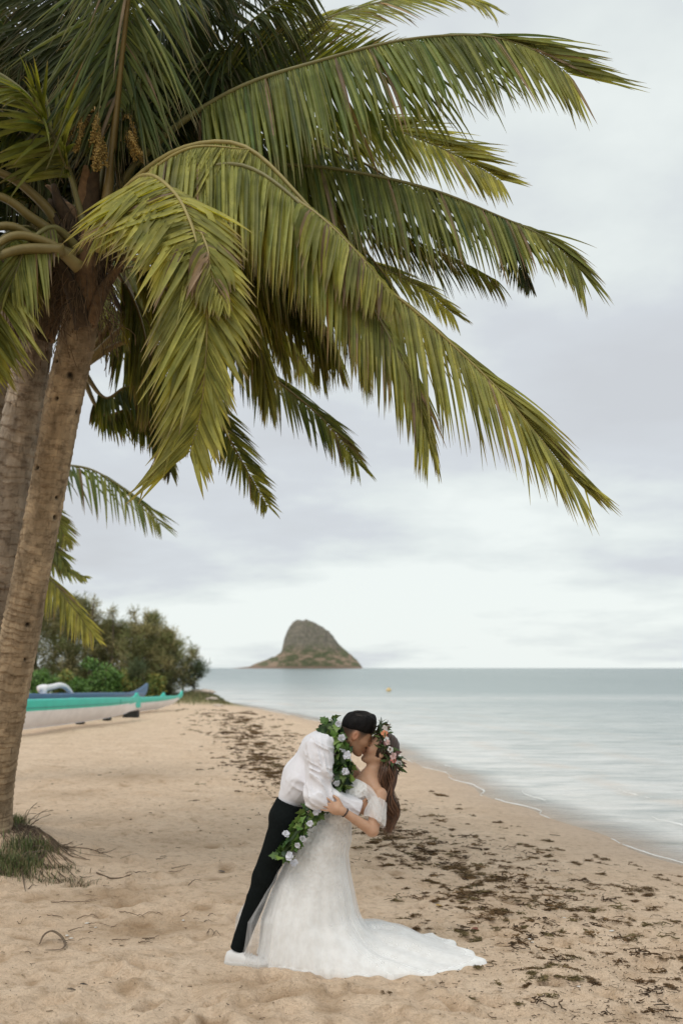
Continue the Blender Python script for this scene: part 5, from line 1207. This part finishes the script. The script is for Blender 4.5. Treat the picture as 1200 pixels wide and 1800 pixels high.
# countless shreds between the clumps
def shreds():
    rs = np.random.RandomState(9); mb = MB()
    for k in range(8000):
        u = rs.rand()
        if u < .62: px, py = rs.uniform(600, 1230), 1330+rs.rand()**.8*480; wt = math.exp(-((wrack(*gp(px, py)[0][:2])-.15)/1.0)**2)
        elif u < .86: py = rs.uniform(1250, 1400); px = np.interp(py, [1250, 1400], [420, 520])+rs.normal(0, 38); wt = .8
        else: px, py = rs.uniform(-20, 620), 1300+rs.rand()*500; wt = .35
        if rs.rand() > wt: continue
        p, s = gp(px, py)
        if float(shore(p[:1], p[1:2])[0]) < .35: continue
        l = rs.uniform(.004, .018)*(1+rs.rand()**4*4)*(1+1.0*(s > .006)); h = rs.normal(0, .8)+(math.pi if rs.rand() < .5 else 0); q = [p+np.array([0, 0, .006])]
        for j in range(3): h += rs.normal(0, .6); q.append(q[-1]+np.array([math.cos(h)*l/3, math.sin(h)*l/3, rs.normal(0, .002)]))
        c = [np.array([.11, .068, .038]), np.array([.17, .115, .06]), np.array([.06, .04, .025])][rs.randint(3)]*rs.uniform(.7, 1.4)
        tube(mb, q, rs.uniform(.0008, .0026)*(1+1.2*(s > .006)), 3, c, cap=False)
    wy = [0, 3, 5.4, 6.6, 8.1, 10.2, 11.3, 16.7, 24, 35, 45]; wx = [1.9, 1.8, 1.75, 1.6, 1.35, .85, .35, -1.15, -2.1, -3.9, -6]
    for k in range(820):
        y = 4.2*math.exp(rs.rand()*math.log(42/4.2)); x = float(np.interp(y, wy, wx))+rs.normal(0, .30+.018*y)+.15*(rs.rand() < .3)
        if ((x-.2)/1.0)**2+((y-6.1)/.55)**2 < 1 or float(shore(np.array([x]), np.array([y]))[0]) < .5: continue
        if rs.rand() > np.interp(y, [4, 6, 8, 11], [.12, .35, .8, 1]): continue
        z = ground_real(x, y); R_ = rs.uniform(.02, .08)*(1+.02*y); c0 = [np.array([.15, .088, .042]), np.array([.24, .15, .07]), np.array([.09, .055, .03]), np.array([.22, .17, .08])][rs.randint(4)]
        for j in range(rs.randint(5, 13)):
            h = rs.uniform(0, 6.28); q = [np.array([x+rs.normal(0, R_*.5), y+rs.normal(0, R_*.45), z+.004+rs.rand()*R_*.22])]
            for m_ in range(3): h += rs.normal(0, .8); q.append(q[-1]+np.array([math.cos(h)*R_*.35, math.sin(h)*R_*.35, rs.normal(0, .004)]))
            tube(mb, q, rs.uniform(.0018, .0042)*(1+.03*y), 3, c0*rs.uniform(.5, 1.5), cap=False)
    tag(mb.build('seaweed_litter', M_WEED), 'fine shreds of dried seaweed and leaf litter scattered over the sand', 'beach litter', kind='stuff')
shreds()
for k in range(60):
    t = rs.rand(); cx_ = 610+t*330; cy_ = 1448+t*190+rs.normal(0, 30)
    if not (cx_ < 860 and cy_ > 1640): put_weed(cx_+rs.normal(0, 30), cy_, rs.uniform(6, 26), rs.rand() < .12 and cy_ > 1560, rs)
# twigs, curled strip, shells
M_TWIG = simple('dry_twig', (.135, .095, .062), .9, 40, .4)
def twig(path_px, r, label, grp=None, lift=.008):
    pts = []
    for (x, y) in path_px: p, s = gp(x, y); p = p.copy(); p[2] += lift+rl.uniform(0, .012); pts.append(p)
    o = Vector(pts[0]); mb = MB(); S = spline(pts, 4*len(pts)+4); S[:, 2] += rl.normal(0, .002, len(S)); tube(mb, S, np.linspace(r, r*.35, len(S)), 5)
    me = mb.mesh('dry_twig', M_TWIG, True, o); q = bpy.data.objects.new('dry_twig', me); COL.objects.link(q); q.location = o; tag(q, label, 'twig', grp)
TG = 'dry twigs between the palm and the couple'
twig([(102, 1487), (130, 1490), (160, 1495), (198, 1508)], .006, 'longest thin dark twig lying right of the palm-foot grass')
twig([(90, 1473), (110, 1490), (150, 1503), (196, 1507)], .004, 'thin pale twig crossing the sand just above the longest twig')
twig([(170, 1532), (196, 1538), (218, 1540), (240, 1536), (258, 1534)], .008, 'forked brown stick lying on the sand midway from palm to groom')
twig([(107, 1586), (130, 1587), (150, 1585), (163, 1586)], .004, 'short straight twig on damp sand below the palm-foot grass')
twig([(30, 1500), (36, 1525), (42, 1550), (45, 1572)], .009, 'dark root strand running downhill from the grass at the palm foot')
for k in range(46):
    x, y = rl.uniform(20, 350), rl.uniform(1488, 1660); l = rl.uniform(8, 36); a = rl.normal(0, .5)
    twig([(x, y), (x+l*.5, y+l*.5*a*.3+rl.normal(0, 1.5)), (x+l, y+l*a*.3)], rl.uniform(.002, .0045), 'thin dry twig fragment lying on the sand left of the couple', TG)
for (x, y) in ((370, 1640), (365, 1622), (380, 1642), (372, 1610)): twig([(x-6, y+3), (x, y-2), (x+8, y+2)], .003, 'little curled twig on the sand just left of the groom\'s shoe', 'curled twigs beside the shoe')
def strip():
    pts = [gp(70, 1661)[0]+np.array([0, 0, .01]), gp(78, 1655)[0]+np.array([0, 0, .045]), gp(92, 1652)[0]+np.array([0, 0, .06]), gp(108, 1656)[0]+np.array([0, 0, .045]), gp(115, 1664)[0]+np.array([0, 0, .02]), gp(108, 1670)[0]+np.array([0, 0, .01]), gp(92, 1671)[0]+np.array([0, 0, .006]), gp(80, 1670)[0]+np.array([0, 0, .006])]
    mb = MB(); o = Vector(pts[0]); tube(mb, spline(pts, 40), np.concatenate([np.linspace(.004, .011, 12), np.linspace(.011, .003, 28)]), 6, flat=.35); me = mb.mesh('dried_palm_strip', M_TWIG, True, o); q = bpy.data.objects.new('dried_palm_strip', me); COL.objects.link(q); q.location = o
    tag(q, 'curled brown strip of dried palm leaf looped on the foreground sand', 'palm strip')
strip()
M_SHELL = simple('shell_white', (.72, .68, .62), .5, 30, .1)
sm_ = []
for k in range(3): mb = MB(); ico(mb, (0, 0, 0), 1, (1, 1, 1), 1, .7, (1, .7, .35)); sm_.append(mb.mesh('shell_fragment', M_SHELL))
for (x, y) in ((154, 1620), (168, 1628), (118, 1643), (125, 1647), (283, 1621), (322, 1623), (140, 1404), (150, 1405), (990, 1612), (1010, 1620), (1016, 1747), (930, 1650), (1075, 1640), (935, 1655)):
    p, s = gp(x, y); q = bpy.data.objects.new('shell_fragment', sm_[rl.randint(3)]); COL.objects.link(q); q.location = p+np.array([0, 0, .006]); q.scale = [rl.uniform(.008, .018)]*3; q.rotation_euler = (0, 0, rl.uniform(0, 6)); tag(q, 'tiny white shell fragment lying on the open sand', 'shell', 'white shell fragments')
# single dead leaves
M_DL = simple('dead_leaf', (1, 1, 1), .8, 30, .3, tint=True)
for (x, y, c, lab) in ((1100/2.182+0, 0, None, None),)[:0]: pass
for (x, y, c, s_, lab) in ((765, 1596, (.5, .30, .05), .035, 'small yellow and red leaf among the seaweed right of the skirt'), (828, 1633, (.22, .08, .05), .06, 'reddish brown dead leaf on the seaweed above the train'), (383, 1531, (.12, .10, .08), .05, 'dark dead leaf on the sand left of the groom\'s calf'), (140, 1735, (.05, .04, .03), .03, 'dark leaf scrap on the sand in the lower left'), (770, 1690, (.10, .05, .03), .03, 'dark scrap of leaf just below the dress train'), (117, 1754, (.12, .09, .06), .035, 'brown leaf scrap near the bottom left edge of the sand')):
    p, s = gp(x, y); mb = MB(); place_leaf(mb, 'long', np.array([0, 0, .015]), (1, .3, .1), (0, -.4, 1), s_*1.6, c, .3); me = mb.mesh('dead_leaf', M_DL); q = bpy.data.objects.new('dead_leaf', me); COL.objects.link(q); q.location = p; tag(q, lab, 'dead leaf')

# ------------------------------------------------------------------ grass round the palm foot
M_GRASS = simple('grass_blades', (1, 1, 1), .7, None, tint=True, trans=.15)
def blades(name, spots, n, hgt, cols, seed, label, cat='grass', wid=.004, lean=.5):
    rs = np.random.RandomState(seed); mb = MB()
    for k in range(n):
        x, y, sx, sy = spots[rs.randint(len(spots))]; gx, gy = rs.normal(x, sx), rs.normal(y, sy); z = ground_real(gx, gy)
        if float(shore(np.array([gx]), np.array([gy]))[0]) < .9: continue
        h = hgt*rs.uniform(.4, 1.2); a = rs.uniform(0, 2*math.pi); l = lean*rs.uniform(.1, 1.4)*h; c = np.array(cols[rs.randint(len(cols))])*rs.uniform(.7, 1.3)
        w = wid*rs.uniform(.6, 1.3); b = a+1.57; dx, dy = math.cos(b)*w, math.sin(b)*w; ca, sa = math.cos(a)*l, math.sin(a)*l
        mb.add([(gx-dx, gy-dy, z-.01), (gx+dx, gy+dy, z-.01), (gx-dx*.7+ca*.35, gy-dy*.7+sa*.35, z+h*.55), (gx+dx*.7+ca*.35, gy+dy*.7+sa*.35, z+h*.55), (gx+ca, gy+sa, z+h*.85)], [(0, 1, 3, 2), (2, 3, 4)], c)
    o = mb.build(name, M_GRASS); tag(o, label, cat, kind='stuff'); return o
def on(px, py, sx=.12, sy=.12): p, _ = gp(px, py); return (p[0], p[1], sx, sy)
blades('palm_foot_grass', [on(15, 1478, .10, .12), on(35, 1482, .12, .10), on(5, 1490, .12, .14), on(55, 1486, .09, .08), on(28, 1450, .07, .07), on(-40, 1490, .2, .2)], 2200, .12, [(.11, .155, .045), (.17, .19, .065), (.30, .23, .12), (.06, .09, .03)], 3, 'tuft of green and dry grass at the foot of the leaning palm trunk', wid=.0035, lean=.9)
blades('sand_runner_grass', [on(45, 1520, .12, .10), on(80, 1510, .10, .08), on(110, 1530, .08, .06), on(130, 1548, .09, .05), on(30, 1540, .15, .1), on(70, 1545, .1, .06), on(0, 1530, .12, .12)], 700, .06, [(.13, .14, .06), (.19, .14, .08), (.08, .055, .03), (.08, .11, .04)], 4, 'sparse low runner grass spreading downhill from the palm foot', wid=.003, lean=1.5)
def roots():
    rs = np.random.RandomState(5); mb = MB()
    for k in range(150):
        x, y = rs.uniform(-30, 60), rs.uniform(1478, 1500); a = rs.uniform(-.05, 1.15); l = rs.uniform(25, 100); pts = []
        for j in range(6):
            u = j/5; px, py = x+l*u*math.cos(a*.62)*(1.1), y+l*u*math.sin(a)*.62+rs.normal(0, 1.2); p, s = gp(px, py); p = p.copy(); p[2] += .004+.018*rs.rand()*(1-u); pts.append(p)
        tube(mb, spline(pts, 10), rs.uniform(.0018, .0048), 3, np.array([.16, .11, .07])*rs.uniform(.45, 1.5), cap=False)
    for k in range(14):
        p, s = gp(rs.uniform(20, 60), rs.uniform(1455, 1490)); e_ = p+np.array([rs.uniform(.02, .28), rs.normal(0, .05), rs.uniform(.10, .24)]); tube(mb, spline([p, (p+e_)/2+[0, 0, .05], e_], 8), .003, 3, (.13, .10, .07), cap=False)
    tag(mb.build('dry_roots', simple('root_brown', (1, 1, 1), .9, None, tint=True)), 'tangle of dry brown roots and runners over the sand below the palm grass', 'roots', kind='stuff')
roots()
# grassy point behind the boats
blades('point_grass', [(-6.6, 52.5, 1.2, 1.3), (-8.2, 53, 1.4, 1.8), (-5.8, 51.5, .7, 1.0), (-10.5, 50.5, 1.6, 2.0), (-13.5, 51, 2.5, 3)], 9000, .20, [(.15, .17, .065), (.24, .21, .10), (.10, .13, .045), (.28, .24, .13)], 6, 'short tawny green grass covering the low point beyond the boats', wid=.015, lean=.6)

# ------------------------------------------------------------------ outrigger canoes
def paint(name, col, r=.35): return simple(name, col, r, 3.0, .10)
M_WHT = paint('white_hull_paint', (.86, .84, .86)); M_TUR = paint('turquoise_paint', (.03, .56, .44)); M_TUR2 = paint('dark_turquoise_paint', (.02, .36, .31)); M_BLU = paint('blue_paint', (.065, .155, .30)); M_GRY = paint('grey_seat', (.45, .45, .46), .6)  # darker turquoise is the second tone of stripes and spray cover
def canoe(bow, stern, ztop, keel, hw, label, up, lo, split, fin, root_name='outrigger_canoe', stripes=False, rake=.6):
    bow = np.array(bow[:2]); stern = np.array(stern[:2]); d = bow-stern; Ln = np.linalg.norm(d); d /= Ln; n = np.array([-d[1], d[0]])
    zb = ground(stern[0]*.5+bow[0]*.5, stern[1]*.5+bow[1]*.5); root = empty(root_name, Vector((*(bow*.5+stern*.5), zb)), label, 'canoe', 'outrigger canoes drawn up on the beach')
    S = np.concatenate([np.linspace(0, .85, 22), np.linspace(.87, 1, 14)])
    def sec(s):
        w = hw*max(0, math.sin(math.pi*min(1, max(0, s*.94+.03))))**.55*(1 if s < .75 else max(0, 1-((s-.75)/.25)**1.8)**.8)+.012
        zt = np.interp(s, [0, .15, .5, .8, 1], ztop); zk = np.interp(s, [0, .15, .5, .75, .9, .97, 1], keel); return w, zt, zk
    def part(name, m, a0, a1, extra=0.0, s0=0, s1=1, parent=root):
        V = []; SS = S[(S >= s0) & (S <= s1)]
        for s in SS:
            w, zt, zk = sec(s); c = stern+d*Ln*s
            for j in range(2*9):
                side = 1 if j < 9 else -1; u = (j if j < 9 else 17-j)/8; v = a0+(a1-a0)*u  # 0 keel .. 1 sheer
                ww = (w+extra)*math.sin(min(1, v*1.15)*math.pi/2)**.75; z = zk+(zt-zk)*v; lean = rake*max(0, s-.9)*3*v
                V.append((*(c+n*side*ww+d*lean*.3), z))
        mb = MB(); k = len(SS); f = gridfaces(k, 18, True); f += [tuple(range(18))[::-1], tuple((k-1)*18+i for i in range(18))]; mb.add(V, f); return mb.build(name, m, parent)
    part('hull', lo, 0, split+.01); part('gunwale', up, split, 1, .012)
    if stripes: part('stripe', M_TUR2, split+.30*(1-split), split+.42*(1-split), .018, .0, .93); part('stripe', M_WHT, split-.02, split+.05, .016, 0, .9); part('spray_cover', M_TUR2, split+.10*(1-split), split+.75*(1-split), .022, .78, .84)
    # swept bow piece
    mb = MB(); w, zt, zk = sec(.985); V = []
    for (s, zt_, zl) in fin:
        c = stern+d*(Ln+s); V += [(*(c-n*.03), zt_), (*(c+n*.03), zt_), (*(c+n*.035), zl), (*(c-n*.035), zl)]
    k = len(fin); mb.add(V, gridfaces(k, 4, True)+[(3, 2, 1, 0), tuple((k-1)*4+i for i in range(4))]); mb.build('bow_fin', up, root, False)
    return root, d, n, Ln
c1, d1, n1_, L1 = canoe((-6.73, 33), (-8.63, 22.5), [1.0, .97, .90, .83, .775], [.20, .19, .17, .20, .28, .38, .46], .30, 'nearest white and turquoise outrigger canoe, its hull cut off by the palm trunk', M_TUR, M_WHT, .57,
      [(-.50, .80, .62), (-.28, .83, .50), (-.16, .92, .44), (-.08, .93, .42), (-.02, .83, .42), (.14, .79, .44)], stripes=True)
c2, d2, n2_, L2 = canoe((-8.23, 41.6), (-10.1, 31.2), [.95, .90, .83, .76, .70], [.40, .3, .24, .28, .40, .46, .52], .26, 'blue outrigger canoe with raised swept bow between the two turquoise ones', M_BLU, M_BLU, .4,
      [(-1.8, .73, .5), (-1.0, .79, .5), (-.35, .91, .52), (.1, 1.03, .62), (.3, 1.08, .82), (.36, 1.09, 1.0)])
c3, d3, n3_, L3_ = canoe((-6.75, 41.8), (-8.55, 31.6), [.80, .68, .635, .60, .575], [.25, .16, .10, .12, .24, .38, .46], .24, 'farthest white canoe with turquoise rim, bow nearest the water', M_TUR, M_WHT, .66,
      [(-2.6, .585, .5), (-2.3, .62, .5), (-2.05, .74, .5), (-1.95, .75, .5), (-1.85, .60, .5), (-.3, .58, .44), (.0, .66, .48), (.15, .76, .54), (.22, .77, .6)])
mb = MB(); q = [P(77, 1228, 32.9), P(77, 1211, 32.9), P(84, 1209, 33.1), P(94, 1207, 33.6), P(106, 1204.5, 34.2), P(116, 1208, 34.6), P(124, 1217, 34.9), P(128, 1226, 35.1)]
tube(mb, spline(q, 40), np.interp(np.linspace(0, 1, 40), [0, .2, .3, 1], [.11, .12, .10, .085]), 10); mb.build('outrigger_boom', M_WHT, c2)
mb = MB(); tube(mb, spline([P(69, 1212, 32.8), P(75, 1210, 32.9), P(82, 1210, 33)], 10), .13, 8); mb.build('boom_joint', M_WHT, c2)
M_CH = simple('chock_rubber', (.02, .02, .018), .9)
def chock(px, py, w, h, dp, label):
    p, s = gp(px, py); mb = MB(); w *= s; h *= s
    V = [(-w/2, -dp, 0), (w/2, -dp, 0), (w/2, dp, 0), (-w/2, dp, 0), (-w*.32, -dp, h*.72), (w/2, -dp, h), (w/2, dp, h), (-w*.32, dp, h*.72)]
    bm = bmesh.new(); vs = [bm.verts.new(v) for v in V]; [bm.faces.new([vs[i] for i in f]) for f in ((0, 3, 2, 1), (4, 5, 6, 7), (0, 1, 5, 4), (1, 2, 6, 5), (2, 3, 7, 6), (3, 0, 4, 7))]; bmesh.ops.bevel(bm, geom=bm.edges[:], offset=.02, segments=2, affect='EDGES')
    me = bpy.data.meshes.new('canoe_chock'); bm.to_mesh(me); bm.free(); me.materials.append(M_CH); o = bpy.data.objects.new('canoe_chock', me); COL.objects.link(o); o.location = p+np.array([0, 0, -.02]); tag(o, label, 'chock')
chock(230, 1261, 26, 14, .25, 'dark wedge block propping up the bow of the nearest canoe'); chock(188, 1266, 12, 8, .2, 'small dark block under the middle of the nearest canoe'); chock(141, 1273, 12, 6, .2, 'dark block under the nearest canoe close to the palm trunk')

# ------------------------------------------------------------------ trees and bushes on the point
M_NEED = simple('ironwood_needles', (1, 1, 1), .8, None, tint=True, trans=.15); M_BUSH = simple('bush_leaf', (1, 1, 1), .6, None, tint=True, trans=.2); M_WOOD = simple('ironwood_bark', (.13, .10, .075), .9, 6, .3)
def ironwood(px, d, top, wid, label, seed, cols, nb=46, per=95, lean=0.0, wisp=1.0):
    rs = np.random.RandomState(seed); x = (px-CX)/F*d; z0 = ground(x, d); H = CAMZ-(top-HY)/F*d-z0; root = empty('ironwood_tree', Vector((x, d, z0)), label, 'tree', 'ironwood trees behind the canoes')
    tr = MB(); S = spline([(x, d, z0-.2), (x+lean*.3, d, z0+H*.35), (x+lean*.7+rs.normal(0, .1), d+rs.normal(0, .1), z0+H*.7), (x+lean, d, z0+H)], 16); tube(tr, S, np.linspace(.11, .015, 16)*H/5, 6)
    lf = MB(); w = wid*d/F/2
    for b in range(nb):
        u = rs.uniform(.05, 1); p = S[int(u*15)]; a = rs.uniform(0, 2*math.pi); rr = w*(1.05-.75*u**1.6)*rs.uniform(.45, 1.15); up = rs.uniform(.1, .75)*rr+.25
        e_ = p+np.array([math.cos(a)*rr, math.sin(a)*rr, up]); br = spline([p, (p+e_)/2+np.array([0, 0, -.06]), e_], 7); tube(tr, br, np.linspace(.022, .006, 7), 4)
        c0 = np.array(cols[rs.randint(len(cols))])*rs.uniform(.75, 1.5)
        for k in range(per):
            v = rs.rand()**.7; q = p+(e_-p)*v+rs.normal(0, .10+.16*w*.3, 3); dr = nrmv((e_-p))*.5+np.array([rs.normal(0, .45), rs.normal(0, .45), rs.uniform(-.35, .9)]); dr = nrmv(dr); l = rs.uniform(.14, .42)*wisp; s_ = np.cross(dr, rs.normal(0, 1, 3)); s_ = nrmv(s_)*rs.uniform(.008, .022)
            g = np.array([0, 0, -.25*l]); m_ = q+dr*l*.6; lf.add([q-s_, q+s_, m_+s_*.7, m_-s_*.7, q+dr*l+g*.4], [(0, 1, 2, 3), (3, 2, 4)], c0*rs.uniform(.75, 1.25))
    tr.build('trunk', M_WOOD, root); tag(lf.build('crown', M_NEED, root), kind='stuff')
IC = [(.20, .205, .08), (.26, .235, .10), (.16, .18, .065), (.31, .27, .13)]
for k, (px, d, top, w, lab, lean) in enumerate([
    (60, 52, 1022, 110, 'tall ironwood tree directly behind the leaning palm trunks', .3), (118, 52, 1062, 110, 'ironwood tree behind the white outrigger boom', .2), (150, 55, 1058, 90, 'ironwood tree with thin bare leader behind the blue canoe', 0),
    (182, 54, 1100, 100, 'broad ironwood tree behind the middle of the canoes', .1), (216, 54, 1106, 95, 'ironwood tree above the blue canoe bow', 0), (246, 52, 1108, 90, 'ironwood tree between the blue bow and the narrow-topped tree', .1),
    (268, 53, 1088, 56, 'narrow-topped ironwood tree standing above its neighbours', 0), (292, 52, 1120, 80, 'ironwood tree at the seaward end of the grove', .2), (95, 55, 1066, 120, 'ironwood tree deep in the grove behind the trunks', 0), (20, 50, 1060, 130, 'ironwood tree hidden mostly by the left palm trunks', 0)]):
    ironwood(px, d, top, w, lab, 30+k, IC, 70, 95, lean)
for k_, (x_, t_) in enumerate(((128, 1052), (163, 1044), (196, 1066), (231, 1070))):
    ironwood(x_, 53, t_, 34, ['thin bare-topped ironwood leader behind the white boom', 'tallest thin ironwood leader standing clear of the grove', 'thin ironwood leader above the blue canoe', 'thin ironwood leader left of the narrow-topped tree'][k_], 90+k_, IC, 16, 40, .1, .9)
ironwood(318, 54, 1146, 40, 'thin leaning ironwood with wispy branches reaching over the water', 50, IC, 16, 60, .75, 1.1)
ironwood(343, 53, 1176, 58, 'young feathery ironwood sapling at the end of the point', 51, [(.07, .10, .045), (.11, .13, .06)], 26, 60, 0)
ironwood(238, 50, 1172, 50, 'young green ironwood sapling behind the canoe bows', 52, [(.08, .11, .05), (.11, .13, .06)], 22, 60, 0)
ironwood(300, 52, 1150, 54, 'young ironwood sapling beside the farthest canoe bow', 53, [(.10, .11, .055), (.12, .13, .07)], 24, 60, 0)
def bush(px, d, top, wid, label, seed, cols, n=1500):
    rs = np.random.RandomState(seed); x = (px-CX)/F*d; z0 = ground(x, d); H = CAMZ-(top-HY)/F*d-z0; w = wid*d/F/2; root = empty('beach_bush', Vector((x, d, z0)), label, 'bush', 'green bushes behind the canoes')
    st = MB(); lf = MB(); cl = []
    for k in range(16):
        a = rs.uniform(0, 2*math.pi); r = w*rs.uniform(.1, .8); c = np.array([x+math.cos(a)*r, d+math.sin(a)*r, z0+H*rs.uniform(.25, .9)*(1-.35*(r/w)**2)]); cl.append(c); tube(st, spline([(x+math.cos(a)*.08, d, z0-.1), ((x+c[0])/2, (d+c[1])/2, z0+H*.3), c], 7), .018, 4)
    for k in range(n):
        c = cl[rs.randint(16)]; e_ = nrmv(rs.normal(0, 1, 3)); p = c+e_*np.array([1, 1, .8])*w*.36*rs.rand()**.4; g = np.array(cols[rs.randint(len(cols))])*rs.uniform(.65, 1.35); place_leaf(lf, 'long', p, e_+rs.normal(0, .6, 3), e_+rs.normal(0, .5, 3)+[0, 0, .4], rs.uniform(.13, .24), g, .15)
    st.build('stems', M_WOOD, root); tag(lf.build('foliage', M_BUSH, root), kind='stuff')
BG = [(.12, .23, .05), (.16, .28, .07), (.07, .14, .035)]; BY = [(.24, .29, .08), (.15, .21, .06), (.34, .30, .08)]
for k, (px, d, top, w, lab, cs) in enumerate([(168, 48.5, 1152, 62, 'rounded bright green bush behind the blue canoe', BG), (112, 47, 1178, 44, 'yellow-green bush behind the white outrigger boom', BY), (228, 50, 1172, 52, 'light green bush behind the swept blue bow', BY), (200, 49, 1176, 40, 'low green bush between the two tallest bushes', BG), (138, 46, 1186, 34, 'small green shrub left of the rounded bush', BG), (270, 51, 1184, 44, 'low yellow-green bush beside the farthest canoe', BY), (70, 46, 1176, 60, 'dark green bush beside the palm trunk', BG)]):
    bush(px, d, top, w, lab, 70+k, cs)
# pale stones on the point and the mooring buoy
M_ST = simple('pale_stone', (.60, .50, .42), .9, 5, .2, bumpd=.03)
for k, (px, py, r, lab) in enumerate([(358, 1230, .34, 'largest pale stone in the grass on the point'), (374, 1231, .24, 'pale stone on the water side of the largest one'), (345, 1231, .22, 'pale stone on the tree side of the largest one'), (384, 1234, .15, 'smallest pale stone at the edge of the grassy point')]):
    p, s = gp(px, py); mb = MB(); ico(mb, (0, 0, 0), r, (1, 1, 1), 3, .5, (1.5, 1, .42)); me = mb.mesh('pale_stone', M_ST); o = bpy.data.objects.new('pale_stone', me); COL.objects.link(o); o.location = p+np.array([0, 0, r*.2]); o.rotation_euler = (0, 0, k); tag(o, lab, 'stone', 'pale stones on the grassy point')
bp = P(683, 1216, 80); bp.z = WL; BU = empty('mooring_buoy', bp, 'small round yellow mooring buoy floating on the calm water', 'buoy')
mb = MB(); ico(mb, tuple(bp+Vector((0, 0, .09))), .20, (1, 1, 1), 3, 0, (1, 1, .95)); mb.build('float', simple('buoy_yellow', (.78, .56, .26), .5, 3, .1), BU)
mb = MB(); tube(mb, [tuple(bp+Vector((0, 0, .24))), tuple(bp+Vector((0, 0, .30))), tuple(bp+Vector((0, 0, .33)))], [.05, .04, .03], 8); mb.build('eyelet', M_DARK, BU)
